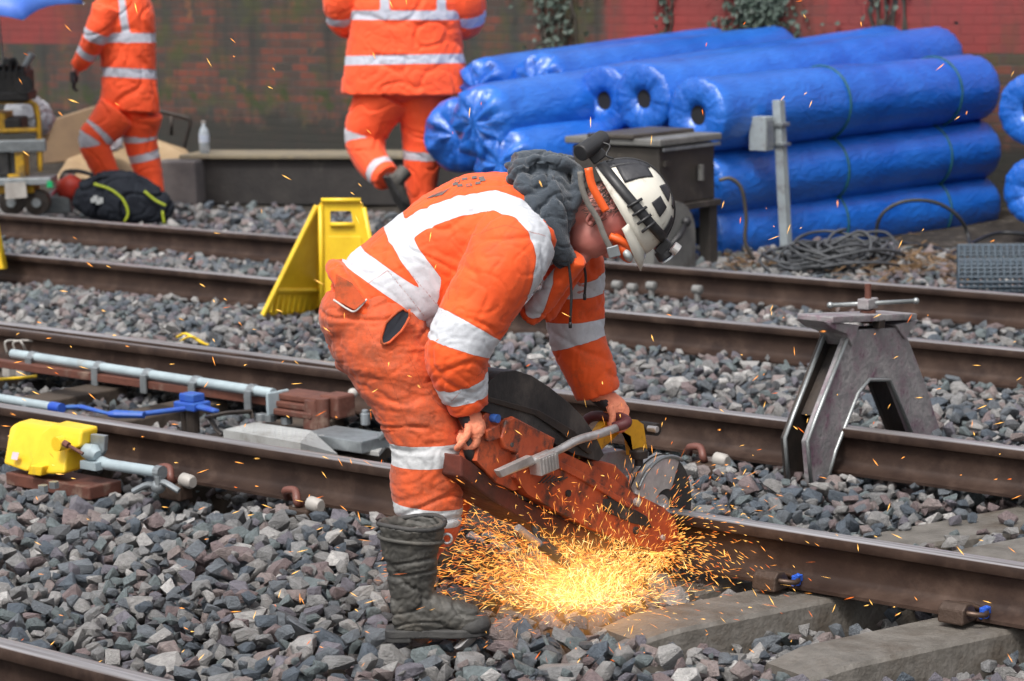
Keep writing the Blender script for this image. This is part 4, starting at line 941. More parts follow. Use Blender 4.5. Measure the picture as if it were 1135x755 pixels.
st=np.where(~s0&(arc>.45),np.minimum(st,np.abs(arc-.62)-.03),st)
attr(me,'stripe',relax(me,st)); sm=np.full(len(co),.05); nf=idx==0
for poly in ([(400,345),(440,440),(455,480)],[(365,320),(372,400),(400,414)],[(452,392),(470,430),(508,470)]): sm=np.where(nf,np.minimum(sm,segdist(P2,poly)/PXM),sm)
attr(me,'seam',sm); link('trousers',me,m_trou,W1,smooth=True)
tmp=bmesh.new(); tmp.from_mesh(me); bv=BVHTree.FromBMesh(tmp); tmp.free()
# pocket flap with pale piping, and a flat dark oval standing for the side pocket's hole
def flatten(ps):
    dm_=min((p-CAM).dot(fw) for p in ps); out=[]
    for p in ps:
        d=(p-CAM); z=d.dot(fw); out.append(CAM+d*((.65*dm_+.35*z)/z))
    return out
def lifted(pts,off): return [on_any(x,y,off) for x,y in pts]
m_tr2=mat('flap_orange',(.62,.09,.018),.8,c2=(.45,.07,.018),bump=.4,bs=30,stain=((.17,.06,.025),14,.5,.7)); m_pip=mat('pale_piping',(.6,.58,.55),.6)
tmp=bmesh.new(); tmp.from_mesh(bpy.data.objects['jacket'].data); bvj=BVHTree.FromBMesh(tmp); tmp.free()
def on_any(px,py,off):
    r_=ray(px,py).normalized(); hs=[h for h in (bv.ray_cast(CAM-jb,r_),bvj.ray_cast(CAM-jb,r_)) if h[0] is not None]
    if not hs: return None
    h=min(hs,key=lambda t:t[3]); return h[0]+jb+h[1]*off
pp=flatten([p for p in lifted([(359,303),(361,316),(372,335),(388,344),(396,343),(405,334)],.012) if p is not None])
if len(pp)>2: bm=B(); tube(bm,smoothpts(pp,5),.0032,8); link('pocket_piping',bm,m_pip,W1,smooth=True)
fl_=[on_any(x,y,.016) for x,y in ((358,303),(361,318),(373,335),(388,343),(396,342),(404,334),(390,318),(375,306))]
fl_=flatten([p for p in fl_ if p is not None])
if len(fl_)>3: bm=B(); prism(bm,fl_,fh*.006); link('pocket_flap',bm,m_tr2,W1)
ov=[]
for k in range(16):
    a=k/16*6.283; x=438+ (18*math.cos(a)*.75-6*math.sin(a)); y=361+(-8*math.cos(a)+19*math.sin(a))*.95; q=on_any(x,y,.013); ov.append(q)
if all(q is not None for q in ov):
    ov=flatten(ov); cc=sum(ov,V())/16; bm=B(); cv=bm.verts.new(cc); vs=[bm.verts.new(q) for q in ov]
    for i in range(16): bm.faces.new((cv,vs[i],vs[(i+1)%16]))
    link('pocket_opening',bm,mat('pocket_dark',(.012,.014,.022),.9),W1); bm=B(); tube(bm,ov+[ov[0]],.0042,8); link('pocket_edge',bm,m_tr2,W1,smooth=True)
# --- boots
def boot(ank,toe_dir,lat,name='boot',top=.346):
    """ank: ground point under the ankle"""
    u=toe_dir; l=lat; r_=B()
    secs=[(ank+Z*.10+u*.0,.060,.05),(ank+Z*.15-u*.006,.066,.056),(ank+Z*.20-u*.002,.074,.064),(ank+Z*.255-u*.006,.082,.072),(ank+Z*.30-u*.003,.092,.082),(ank+Z*(top-.01)-u*.002,.100,.090),(ank+Z*(top)-u*.002,.094,.084),(ank+Z*(top-.014)-u*.002,.084,.074),(ank+Z*(top-.05)-u*.002,.078,.068),(ank+Z*(top-.10)-u*.002,.05,.04)]
    loft(r_,secs,l,24)
    loft(r_,[(ank+Z*.072-u*.062,.052,.036),(ank+Z*.074-u*.035,.066,.044),(ank+Z*.078+u*.02,.072,.046),(ank+Z*.068+u*.08,.052,.046),(ank+Z*.056+u*.13,.044,.049),(ank+Z*.050+u*.17,.036,.045),(ank+Z*.040+u*.205,.016,.026)],l,24,ex=2.4)
    me=voxel(r_,.005,3); folds(me,.0085,9,lambda p:(p[0]*.6,p[1]*.6,p[2]*1.9),7); folds(me,.003,26,None,4); b_=link(name,me,m_boot,W1,smooth=True)
    bm=B(); out=[(-.085,-.03),(-.06,-.042),(-.01,-.038),(.04,-.037),(.09,-.048),(.14,-.052),(.19,-.04),(.217,-.012),(.217,.012),(.19,.04),(.14,.052),(.09,.048),(.04,.037),(-.01,.038),(-.06,.042),(-.085,.03)]
    prism(bm,[ank+Z*.004+u*a+l*b for a,b in out],Z*.026); prism(bm,[ank-Z*.01+u*a+l*b*.95 for a,b in out[:3]+out[-3:]],Z*.02)
    link('sole',bm,m_sole,b_,bevel=.005)
    bm=B(); n=24
    for zz,rr,k in ((.292,.0045,0),):
        pts=[ank+Z*(zz+.012*math.cos(a+2.6))-u*.004+u*(.092*math.cos(a))+l*(.082*math.sin(a)) for a in [i/n*6.283 for i in range(n+1)]]; tube(bm,pts,.0065,8,flat=1)
    link('boot_strap',bm,m_boot,b_,smooth=True)
    bm=B(); q=ank+Z*.29+u*.10; ring_tube(bm,q,l,.014,.004,16,6); link('buckle',bm,m_sg,b_,smooth=True)
    bm=B(); pts=[ank+Z*(top-.008+.006*math.sin(2*a))+u*(.096*math.cos(a))+l*(.085*math.sin(a)) for a in [i/n*6.283 for i in range(n+1)]]; tube(bm,pts,.0075,8); link('boot_collar',bm,m_sole,b_,smooth=True)
    # rubber toe cap
    bm=B(); ball(bm,ank+Z*.036+u*.165,(.058,.052,.040),(u,l,Z)); link('toe_cap',bm,m_sole,b_,smooth=True)
    return b_
ba=P(466,702,-.21); ba=V((ba.x,ba.y,.012)); ba=G(460,706,.012)
td=(G(535,700,0)-G(425,702,0)); td.z=0; td.normalize(); ll=V((-td.y,td.x,0))
boot(ba,td,ll)
fb=P(480,620,.55); fb=G(474,632,.01); boot(fb,td,ll,top=.34)
# --- gloves
def finger(bm,root,dirs,lens,r0):
    pts=[root]; 
    for d_,l_ in zip(dirs,lens): pts.append(pts[-1]+d_.normalized()*l_)
    sp_=smoothpts(pts,3); tube(bm,sp_,[r0*(1-.25*i/(len(sp_)-1)) for i in range(len(sp_))],10); ball(bm,sp_[-1],r0*.76,u=10,v=8)
def fist(wrist,knu,side,curl,name,label=None,back=None):
    """palm from wrist to knuckles; fingers fan along side and curl round towards curl"""
    f=(knu-wrist).normalized(); s_=(side-f*side.dot(f)).normalized(); c_=(curl-f*curl.dot(f)-s_*curl.dot(s_)).normalized()
    bm=B(); loft(bm,[(wrist-f*.03,.036,.040),(wrist,.031,.035),(wrist+f*.03,.035,.048),(wrist.lerp(knu,.7),.035,.053),(knu,.027,.051)],s_,18)
    for k,(o,l,r) in enumerate(((-.037,.9,.0112),(-.0125,1.0,.0118),(.0125,.97,.0115),(.036,.8,.0102))):
        root=knu+s_*o-f*.006
        finger(bm,root,[f*.75+c_*.5,c_*1.0+f*.05,-f*.85+c_*.35,-f*.6-c_*.4],[.030*l,.028*l,.024*l,.014*l],r*1.2)
    tr=wrist+f*.02-s_*.038+c_*.010
    finger(bm,tr,[f*.7-s_*.55+c_*.5,f*.6+c_*.9-s_*.1,c_*.6+f*.5+s_*.5],[.032,.032,.024],.0125)
    me=voxel(bm,.0028,1); folds(me,.0016,38,None,3); g=link(name,me,m_glove,W1,smooth=True)
    bm=B(); loft(bm,[(wrist-f*.05,.034,.038),(wrist-f*.03,.034,.0385),(wrist-f*.012,.031,.035)],s_,20,cap=False); c=link('cuff',bm,m_gdark,g,smooth=True)
    bm=B(); loft(bm,[(wrist-f*.02+c_*.006,.030,.033),(wrist+f*.02+c_*.008,.027,.041),(wrist.lerp(knu,.7)+c_*.008,.026,.046),(knu+c_*.004-f*.006,.016,.043)],s_,18); link('glove_palm',bm,m_gdark,g,smooth=True)
    return g
hg=grip0+V((-.06,.06,.02))
# left hand lies over the front grip, fingers running down its far side
fist(P(669,440,.27),P(690,458,.29),fh*1.0+CR*-.15,-Z*.9-CR*.25,'glove')
fist(P(520,458,-.27),P(529,480,-.26),fh*1.0,CR*-.6-Z*.5,'glove')
# --- hood and drawstrings
bm=B()
loft(bm,[(P(566,222),.075,.135),(P(585,222),.108,.165),(P(606,222),.118,.155),(P(622,222),.108,.125),(P(632,222),.08,.10),(P(638,220),.06,.08)],LAT,24)
tube(bm,smoothpts([P(564,188,-.04),P(580,182,-.07),P(602,179,-.08),P(624,181,-.07),P(638,188,-.04),P(642,200,.0)],5),.019,12)
tube(bm,smoothpts([P(570,180,.06),P(600,178,.1),P(632,184,.06)],5),.03,12)
tube(bm,smoothpts([P(640,190,-.06),P(640,212,-.07),P(628,240,-.09),P(622,278,-.10)],5),[.018]*16,12)
tube(bm,smoothpts([P(572,192,-.10),P(592,222,-.14),P(610,252,-.155),P(620,276,-.13),P(628,288,-.09)],5),.034,12)
tube(bm,smoothpts([P(600,196,-.12),P(615,225,-.15),P(618,262,-.14)],5),.028,12)
me=voxel(bm,.0055,4); folds(me,.016,6.5,lambda p:(p[0],p[1],p[2]*.7),9); folds(me,.005,16,None,10); link('hood',me,m_hood,W1,smooth=True)
for a,b_,o in (((630,288),(632,357),-.13),((646,288),(648,326),.02)):
    bm=B(); p0,p1=P(a[0],a[1],o),P(b_[0],b_[1],o); tube(bm,smoothpts([p0,p0.lerp(p1,.5)+CR*.006,p1],5),.004,8); tube(bm,[p1,p1-Z*.018],.0052,8); link('drawstring',bm,m_black,W1,smooth=True)
# --- helmet
m_hel=mat('helmet_shell',(.72,.70,.62),.35,c2=(.64,.61,.53),ns=9,stain=((.28,.24,.18),11,.54,.7),bump=.06,coat=.2); m_tape=mat('black_tape',(.018,.018,.022),.55,c2=(.04,.04,.045),bump=.25,bs=70); m_strap=mat('grey_webbing',(.19,.175,.155),.8,c2=(.12,.11,.1),bump=.3); m_or2=mat('orange_liner',(.85,.12,.02),.45)
HO=P(684,236)+HCR*.010     # centre of rim plane
def HP(f,l,c): return HO+HF*f+HL*l+HCR*c
A_,B_,C_=.150,.120,.158
def dome(az,el,o=0.):
    """az 0 = forehead, 90 = wearer's left; el 0 rim .. 90 crown"""
    ce=math.cos(el)**.85; return HP((A_+o)*math.cos(az)*ce,(B_+o)*math.sin(az)*ce,(C_+o)*math.sin(el))
def domepatch(azs,els,o,th_=.0):
    bm=B(); g=[[bm.verts.new(dome(a,e,o)) for e in els] for a in azs]
    for i in range(len(azs)-1):
        for j in range(len(els)-1): bm.faces.new((g[i][j],g[i+1][j],g[i+1][j+1],g[i][j+1]))
    return bm
R_=math.radians
azs=[R_(a) for a in range(0,361,8)]; els=[R_(e) for e in (0,6,14,22,31,40,49,58,66,74,81,87,90)]
bm=domepatch(azs,els,0); bmesh.ops.remove_doubles(bm,verts=bm.verts,dist=.0008)
hm=link('helmet',bm,m_hel,W1,smooth=True); so_=hm.modifiers.new('t','SOLIDIFY'); so_.thickness=.004; so_.offset=-1
bm=B(); n=24; inn=[];out=[]
for i in range(n+1):
    a=R_(-78+156*i/n); w_=.010+.028*max(0,math.cos(a))**1.2
    inn.append(HP(A_*math.cos(a),B_*math.sin(a),.004)); out.append(HP((A_+w_)*math.cos(a),(B_+.012)*math.sin(a),-.014-.02*max(0,math.cos(a))))
va=[bm.verts.new(p) for p in inn]; vb=[bm.verts.new(p) for p in out]
for i in range(n): bm.faces.new((va[i],va[i+1],vb[i+1],vb[i]))
pk=link('helmet_peak',bm,m_hel,hm,smooth=True); so_=pk.modifiers.new('t','SOLIDIFY'); so_.thickness=.004
def tape(a0,a1,e0,e1,m_=None,nm='tape_patch',o=.0022,na_=9,ne=7):
    bm=domepatch([R_(a0+(a1-a0)*i/na_) for i in range(na_+1)],[R_(e0+(e1-e0)*i/ne) for i in range(ne+1)],o); x=link(nm,bm,m_ or m_tape,hm,smooth=True); s=x.modifiers.new('t','SOLIDIFY'); s.thickness=.0018; s.offset=0; return x
tape(-152,-122,20,58); tape(-100,-62,60,80); tape(-36,-12,30,52); tape(-84,-60,36,52); tape(-44,-24,62,76); tape(150,205,5,50); tape(60,100,34,62); tape(-178,-153,8,62)
# headlamp band round the shell
def bandpts(e_,o,a0,a1,n=40): return [dome(R_(a0+(a1-a0)*i/n),R_(e_(a0+(a1-a0)*i/n)),o) for i in range(n+1)]
bm=B(); n=60; lo_b=[];hi_b=[]
for i in range(n+1):
    a=360*i/n; e_=12+10*math.cos(R_(a)); lo_b.append(bm.verts.new(dome(R_(a),R_(e_),.005))); hi_b.append(bm.verts.new(dome(R_(a),R_(e_+11),.005)))
for i in range(n): bm.faces.new((lo_b[i],lo_b[i+1],hi_b[i+1],hi_b[i]))
x=link('lamp_band',bm,m_black,hm,smooth=True); s=x.modifiers.new('t','SOLIDIFY'); s.thickness=.004; s.offset=0
for a in (-95,-84,-73,-62): 
    bm=B(); p0,p1=dome(R_(a),R_(9),.008),dome(R_(a),R_(27),.008); cyl(bm,p0,p1,.0045,8); link('band_clip',bm,m_black,hm,smooth=True)
bm=B(); n=30; pl=[dome(R_(180),R_(e),.005) for e in range(10,90,8)]+[dome(R_(0),R_(e),.005) for e in range(88,20,-8)]
L1=[bm.verts.new(p+HL*.011) for p in pl]; L2=[bm.verts.new(p-HL*.011) for p in pl]
for i in range(len(pl)-1): bm.faces.new((L1[i],L1[i+1],L2[i+1],L2[i]))
x=link('crown_strap',bm,m_black,hm,smooth=True); s=x.modifiers.new('t','SOLIDIFY'); s.thickness=.003
# lamp on the forehead and battery at the back
c=dome(0,R_(20),.018); n0=(HF*.85+HCR*.35).normalized(); bm=B(); box(bm,c-n0*.004,(.05,.03,.05),(HL,n0,HL.cross(n0))); cyl(bm,c-HCR*.012,c-HCR*.012+(n0-HCR*.3)*.034,.024,20,.026); hl=link('headlamp',bm,m_black,hm,bevel=.004)
bm=B(); e=c-HCR*.012+(n0-HCR*.3)*.036; cyl(bm,e,e+(n0-HCR*.3)*.006,.021,20); link('lamp_lens',bm,mat('lamp_glass',(.6,.65,.68),.15,spec=.9),hl)
bm=B(); cyl(bm,c+HCR*.02+n0*.01-HL*.02,c+HCR*.02+n0*.03-HL*.02,.018,16); link('lamp_reflector',bm,m_sg,hl)
b0=P(648,172,-.02); bx=(P(668,152,-.02)-P(643,171,-.02)).normalized(); bm=B(); cyl(bm,P(643,170,-.06),P(669,153,.02),.026,24); box(bm,P(662,172,-.01),(.05,.03,.035),(bx,fh,bx.cross(fh))); link('battery_pack',bm,m_black,hm,bevel=.004)
bm=B(); tube(bm,smoothpts([P(668,158,-.02),P(676,162,-.03),P(672,172,-.05),P(680,176,-.05)],5),.003,8); link('battery_cable',bm,m_black,hm,smooth=True)
# ear strap, buckle, orange ear-piece and goggles
def ribbon(pts,wd,t_,m_,nm,par): 
    bm=B(); 
    for i in range(len(pts)-1): pass
    tube(bm,smoothpts(pts,5),wd,10,hint=fh,flat=t_); return link(nm,bm,m_,par,smooth=True)
nb=-.125
def ribbon2(px,o,wpx,m_,nm,par):
    """flat strap along image-plane points at depth offset"""
    bm=B(); pts=smoothpts([P(x,y,o) for x,y in px],5); A=[];Bv=[]
    for i,p in enumerate(pts):
        t=(pts[min(i+1,len(pts)-1)]-pts[max(i-1,0)]).normalized(); s_=t.cross(fh).normalized()*(wpx/2/PXM); A.append(bm.verts.new(p-s_)); Bv.append(bm.verts.new(p+s_))
    for i in range(len(pts)-1): bm.faces.new((A[i],A[i+1],Bv[i+1],Bv[i]))
    x=link(nm,bm,m_,par,smooth=True); s=x.modifiers.new('t','SOLIDIFY'); s.thickness=.004; return x
ribbon2([(643,190),(645,208),(652,226),(662,242),(670,262),(677,276)],nb,6.5,m_strap,'chin_strap',hm)
ribbon2([(652,186),(656,205),(666,224),(672,234)],nb-.004,9,m_or2,'ear_cradle',hm)
bm=B(); c=P(680,279,nb-.006); ex=(P(690,277,nb)-P(675,281,nb)).normalized(); box(bm,c,(.036,.006,.034),(ex,fh,ex.cross(fh))); bk=link('strap_buckle',bm,m_galv,hm,bevel=.004)
bm=B(); ball(bm,P(690,275,-.06),(.05,.05,.022),(HF,HL,HCR)); tube(bm,smoothpts([P(676,262,-.10),P(690,268,-.105),P(702,280,-.08)],5),.012,10); link('goggles',bm,m_or2,hm,smooth=True)
bm=B(); ball(bm,P(694,280,-.05),(.03,.07,.018),(HF,HL,HCR)); link('goggle_lens',bm,mat('goggle_clear',(.5,.55,.55),.12,spec=.8),hm,smooth=True)
# ------------------------------------------------------------------ two workers in the background
m_jb=cloth('coat_orange_far',(1.0,.10,.02),(.95,.09,.02),stripe=(.50,.52,.60),dirt=(.6,.08,.02),bump=.2); m_tbk=cloth('trouser_orange_far',(1.0,.10,.018),(.92,.085,.018),stripe=(.50,.50,.55),dirt=(.6,.08,.02),bump=.25)
def figure(d0,label,coat,arms,legs,bands_coat,bands_leg,head,hands,feet,vert=()):
    Q=lambda x,y,o=0.: D(x,y,d0+o)
    pm=F/d0; ft=Q(*feet[0][0]); base=V((ft.x,ft.y,0)); r=thing('person',base,label,'person')
    bm=B()
    loft(bm,[(Q(x,y),a*.8/pm,b*.8/pm) for x,y,a,b in coat],fh,16)
    for ch in arms: tube(bm,[Q(x,y,o) for x,y,o,_ in ch]+[Q(*hands[arms.index(ch)])],[w_*.5/pm for *_,w_ in ch]+[.03],10)
    for ch in legs: tube(bm,[Q(x,y,o) for x,y,o,_ in ch],[w_*.6/pm for *_,w_ in ch],10)
    hx,hy=head; tube(bm,[Q(coat[-1][0],coat[-1][1]),Q(hx,hy)],[.06,.05],12); ball(bm,Q(hx,hy),(.085,.105,.12),(rt,fh,Z)); ball(bm,Q(hx,hy)-rt*.09,(.025,.02,.03),(rt,fh,Z))
    link('body',voxel(bm,.015,2),m_skin,r,smooth=True)
    bm=B(); loft(bm,[(Q(x,y),a/pm,b/pm) for x,y,a,b in coat],fh,24,ex=2.4); 
    chs=[([Q(x,y) for x,y,_,_ in coat],[a/pm for _,_,a,_ in coat])]
    for ch in arms: p_,r_=tb(bm,[Q(x,y,o) for x,y,o,_ in ch],[w_/pm for *_,w_ in ch],18); chs.append((p_,r_))
    me=voxel(bm,.011,4); co=getco(me).copy(); folds(me,.014,4,lambda p:(p[0],p[1],p[2]*1.1),d0); folds(me,.006,10,None,d0)
    idx,arc,_=chain_param(co,chs); P2=projall(co); st=np.full(len(co),.05)
    for y0,sl,h in bands_coat: st=np.where(idx==0,np.minimum(st,(np.abs(P2[:,1]-y0-sl*(P2[:,0]-coat[0][0]))-h)/pm),st)
    for poly,h in vert: st=np.where(idx==0,np.minimum(st,(segdist(P2,poly)-h)/pm),st)
    for k,ch in enumerate(arms):
        tot_=sum((a-b).length for a,b in zip(chs[k+1][0][:-1],chs[k+1][0][1:]))
        for fr_ in (.42,.72): st=np.where(idx==k+1,np.minimum(st,np.abs(arc-tot_*fr_)-.03),st)
    attr(me,'stripe',relax(me,st)); attr(me,'seam',np.full(len(co),.05)); link('coat',me,m_jb,r,smooth=True)
    bm=B(); chs=[]
    for ch in legs: p_,r_=tb(bm,[Q(x,y,o) for x,y,o,_ in ch],[w_/pm for *_,w_ in ch],18); chs.append((p_,r_))
    ball(bm,Q(coat[0][0],coat[0][1]-10),(coat[0][2]*.85/pm,coat[0][3]*.8/pm,.13),(rt,fh,Z))
    me=voxel(bm,.011,4); co=getco(me).copy(); folds(me,.012,5,lambda p:(p[0],p[1],p[2]*1.3),d0+3)
    idx,arc,_=chain_param(co,chs); st=np.full(len(co),.05)
    for k,a_,h in bands_leg:
        q=Q(*a_); s0=armarc(chs[k][0],q); st=np.where(idx==k,np.minimum(st,np.abs(arc-s0)-h),st)
    attr(me,'stripe',relax(me,st)); attr(me,'seam',np.full(len(co),.05)); link('trousers',me,m_tbk,r,smooth=True)
    for (hp) in hands:
        g=B(); c=Q(*hp); loft(g,[(c+Z*.05,.03,.04),(c,.035,.045),(c-Z*.04,.03,.042)],fh,12)
        for k in range(4): finger(g,c-Z*.04+fh*(-.03+.02*k),[-Z-rt*.2,-Z+rt*.3,-Z*.5+rt],[.03,.025,.02],.011)
        finger(g,c-fh*.035-Z*.0,[-Z-fh*.6+rt*.3,-Z+rt*.4],[.03,.025],.012); link('glove',voxel(g,.006,1),m_gdark,r,smooth=True)
    for (a,tdir) in feet:
        c=Q(*a); u_=tdir(rt,fh).normalized(); l_=u_.cross(Z); l_=(l_ if l_.length>.1 else fh).normalized(); w2=l_.cross(u_).normalized(); 
        if w2.z<0: w2=-w2
        g=B(); loft(g,[(c-u_*.09,.035,.035),(c-u_*.05,.05,.042),(c+u_*.05,.045,.045),(c+u_*.13,.035,.045),(c+u_*.18,.02,.03)],l_,16); tube(g,[c-u_*.03,c-u_*.03+w2*.10+Z*.03],[.05,.058],14)
        bt=link('boot',voxel(g,.009,2),m_boot,r,smooth=True); g=B(); prism(g,[c+u_*a_+l_*b_-w2*.05 for a_,b_ in ((-.1,-.035),(0,-.04),(.1,-.05),(.19,-.03),(.19,.03),(.1,.05),(0,.04),(-.1,.035))],w2*.022); link('sole',g,m_sole,bt)
    g=B(); ball(g,Q(hx,hy)+Z*.03,(.125,.15,.12),(rt,fh,Z)); link('helmet',g,m_hel,r,smooth=True)
    return r
figure(19.6,'worker in clean orange suit stepping past black kit bag, seen side-on',
  [(143,122,34,25),(144,105,32,26),(143,80,29,27),(141,50,31,29),(138,20,33,30),(134,-5,28,28),(130,-14,12,12)],
  [[(118,8,-.18,15),(108,35,-.2,14),(99,55,-.15,12),(86,74,-.1,9)],[(150,5,.2,15),(150,50,.22,12),(135,85,.2,9)]],
  [[(130,125,-.05,24),(112,145,-.1,19),(104,155,-.12,17),(110,175,-.1,15.5),(122,200,-.05,13),(130,222,.0,11)],[(158,125,.05,23),(155,150,.08,19),(161,178,.1,17),(168,205,.1,14),(170,236,.1,12)]],
  [(81,.05,5.2),(42,.0,5.2)],
  [(0,(107,142,-.1),.028),(0,(103,155,-.12),.028),(1,(155,150,.08),.034),(1,(161,174,.1),.034)],
  (120,-38),[(82,86,-.1),(132,95,.2)],
  [((132,236,.0),lambda a,b:-a+b*.2),((172,240,.1),lambda a,b:-a+b*.2)],vert=[([(133,-10),(137,20),(141,44)],4.2)])
figure(17.6,'worker in long orange coat walking away with one boot lifted, seen from behind',
  [(449,104,71,42),(449,85,69,42),(449,60,65,40),(449,30,61,38),(449,5,60,38),(448,-18,50,34),(448,-34,20,18)],
  [[(388,-20,-.0,23),(380,0,.0,22),(384,22,.1,20),(404,34,.3,13)],[(508,-22,0,23),(517,2,.0,21),(516,24,.1,19),(494,34,.3,13)]],
  [[(426,105,.0,34),(412,130,.0,27),(405,155,.0,23),(412,178,-.1,19),(430,198,-.25,16)],[(468,105,.05,33),(470,140,.05,26),(468,170,.05,22),(467,205,.05,18),(467,245,.05,16)]],
  [(66,-.02,5.2),(17,.0,5.2)],
  [(0,(407,151,.0),.034),(0,(422,187,-.18),.030),(1,(468,170,.05),.034)],
  (448,-62),[(414,38,.36),(488,38,.36)],
  [((440,206,-.3),lambda a,b:a*.45-Z*1.0+b*.3),((468,254,.05),lambda a,b:b+a*.1)],vert=[([(425,-30),(427,17)],5),([(488,-30),(490,17)],5)])
# ================================================================== BACKGROUND THINGS
# ------------------------------------------------------------------ blue wrapped rolls
def wrap_mat():
    m=bpy.data.materials.new('blue_sheeting'); m.use_nodes=True; n=m.node_tree; L=n.links.new; b=n.nodes['Principled BSDF']
    tc=n.nodes.new('ShaderNodeTexCoord'); nz=n.nodes.new('ShaderNodeTexNoise'); nz.inputs['Scale'].default_value=3; nz.inputs['Detail'].default_value=5; L(tc.outputs['Object'],nz.inputs['Vector'])
    cr=n.nodes.new('ShaderNodeValToRGB'); cr.color_ramp.elements[0].position=.35; cr.color_ramp.elements[1].position=.7; cr.color_ramp.elements[0].color=(.006,.095,.46,1); cr.color_ramp.elements[1].color=(.018,.15,.60,1); L(nz.outputs[0],cr.inputs[0]); L(cr.outputs[0],b.inputs['Base Color'])
    b.inputs['Roughness'].default_value=.30; b.inputs['Specular IOR Level'].default_value=.7; b.inputs['Coat Weight'].default_value=.3; b.inputs['Coat Roughness'].default_value=.25
    n3=n.nodes.new('ShaderNodeTexNoise'); n3.inputs['Scale'].default_value=11; n3.inputs['Detail'].default_value=5; n3.inputs['Distortion'].default_value=1.2; mp=n.nodes.new('ShaderNodeMapping'); mp.inputs['Rotation'].default_value=(.5,.4,.6); mp.inputs['Scale'].default_value=(2.2,.6,1.4); L(tc.outputs['Object'],mp.inputs[0]); L(mp.outputs[0],n3.inputs['Vector'])
    bp=n.nodes.new('ShaderNodeBump'); bp.inputs['Strength'].default_value=.6; bp.inputs['Distance'].default_value=.022; L(n3.outputs[0],bp.inputs['Height']); L(bp.outputs[0],b.inputs['Normal']); return m
m_wrap=wrap_mat(); m_core=mat('roll_core',(.012,.012,.014),.9); m_band=mat('green_strap',(.01,.10,.11),.6)
def roll(a,b,r,label,seed,straps=(),core=True):
    a,b=V(a),V(b); t=(b-a).normalized(); u,v=frame_axes(t); L_=(b-a).length; n=46; sg=44
    rt_=thing('wrapped_roll',V(((a.x+b.x)/2,(a.y+b.y)/2,(a.z+b.z)/2-r)),label,'roll','blue wrapped rolls in the stack')
    bm=B(); rings=[]
    prof=[(.03,.24),(.0,.30),(-.012,.5),(-.010,.75),(-.002,.96),(.014,1.0)]
    if not core: prof=[(-.07,.12),(-.06,.4),(-.045,.7),(-.01,.93),(.05,1.0)]
    st_=[(x,k) for x,k in prof]+[(.03+(L_-.06)*i/n,1.0) for i in range(1,n)]+[(L_-.02,1.0),(L_,.97),(L_+.01,.75),(L_+.012,.5),(L_+.0,.26)]
    for (s,k) in st_:
        rg=[]
        for q in range(sg):
            an=2*math.pi*q/sg; p0=V((math.cos(an)*1.5,math.sin(an)*1.5,s*1.4))
            w_=noise.noise(p0*1.0+V((seed*7,0,0))); sp_=noise.noise(V((an*2.6+s*2.2,s*1.2,seed))) ; fine=1-abs(noise.noise(V((an*5+s*5,s*2.5,seed+9))))*2.2
            endp=max(0,1-min(s,L_-s)/.25); pl=.5+.5*math.sin(an*17+seed+s*6)
            rr=r*k*(1+.016*w_+.022*sp_+.016*fine-.022*endp*pl*(k>.4))
            cp=(.006*math.sin(an*19+seed+2*noise.noise(V((an,0,seed))))+(.018 if core else .09)*noise.noise(V((math.cos(an)*3,math.sin(an)*3,k*3+seed))))*(k<.97)*(k>.3); rg.append(bm.verts.new(a+t*(s+cp)+u*(rr*math.cos(an))+v*(rr*math.sin(an))))
        rings.append(rg)
    for i in range(len(rings)-1):
        for q in range(sg): bm.faces.new((rings[i][q],rings[i][(q+1)%sg],rings[i+1][(q+1)%sg],rings[i+1][q]))
    if not core:
        bm.faces.new(rings[0][::-1]); bm.faces.new(rings[-1])
    link('plastic_wrap',bm,m_wrap,rt_,smooth=True)
    if core:
        bm=B(); cyl(bm,a+t*.02,b-t*.02,r*.27,20); link('core_tube',bm,m_core,rt_)
    for s in straps:
        bm=B(); pts=[a+t*(L_*s)+(u*math.cos(x)+v*math.sin(x))*(r*1.035) for x in [k/28*6.2832 for k in range(29)]]; tube(bm,pts,.008,6); link('strap',bm,m_band,rt_)
    return rt_
def RR(l,r_,dl,dr): return D(l[0],l[1],dl),D(r_[0],r_[1],dr)
RL=.235
def rl(px1,y1,d1,px2,y2,d2,r,label,seed,straps=()): roll(D(px1,y1,d1),D(px2,y2,d2),r,label,seed,straps,core=seed in (1,2,3,4,5,12,13))
rl(772,128,16.1,1078,98,18.3,.245,'topmost roll of the front stack, its dark core hole facing the cabinet',1,(.42,.84))
rl(772,205,16.15,1082,166,18.3,.225,'middle roll of the front stack, behind the grey post',2,(.42,.80))
rl(772,262,16.2,1082,226,18.3,.225,'bottom roll of the front stack, lying behind the coiled cable',3,(.42,.80))
rl(712,110,16.5,1040,64,19.0,.235,'second roll of the top layer, open end above the cabinet',4)
rl(668,112,16.9,985,62,19.6,.235,'third roll of the top layer, core end just left of the cabinet top',5)
rl(598,97,17.3,860,62,19.9,.235,'rearmost long roll of the top layer, left of the ivy',6)
rl(536,100,17.4,790,62,20.0,.225,'highest roll at the back left, its far end beside the thin vine',7)
rl(532,136,16.4,760,100,18.2,.25,'large left-hand roll with slack wrapping, right of the walking coat',8)
rl(560,182,16.3,760,150,18.0,.24,'low crumpled roll showing between the big left roll and the bending worker',9)
rl(700,185,16.6,960,150,18.9,.22,'hidden middle-layer roll glimpsed behind the cabinet',10)
rl(660,245,16.7,960,212,18.9,.22,'bottom-layer roll seen only under the cabinet',11)
rl(540,228,16.4,760,205,18.2,.23,'bottom-layer roll behind the bending worker\'s back',14)
rl(508,150,17.0,560,140,18.0,.26,'short bulging end of a roll poking out beside the walking worker\'s coat',15)
rl(1142,122,16.6,1290,100,18.2,.24,'upper roll of the next stack, cut by the right edge',12)
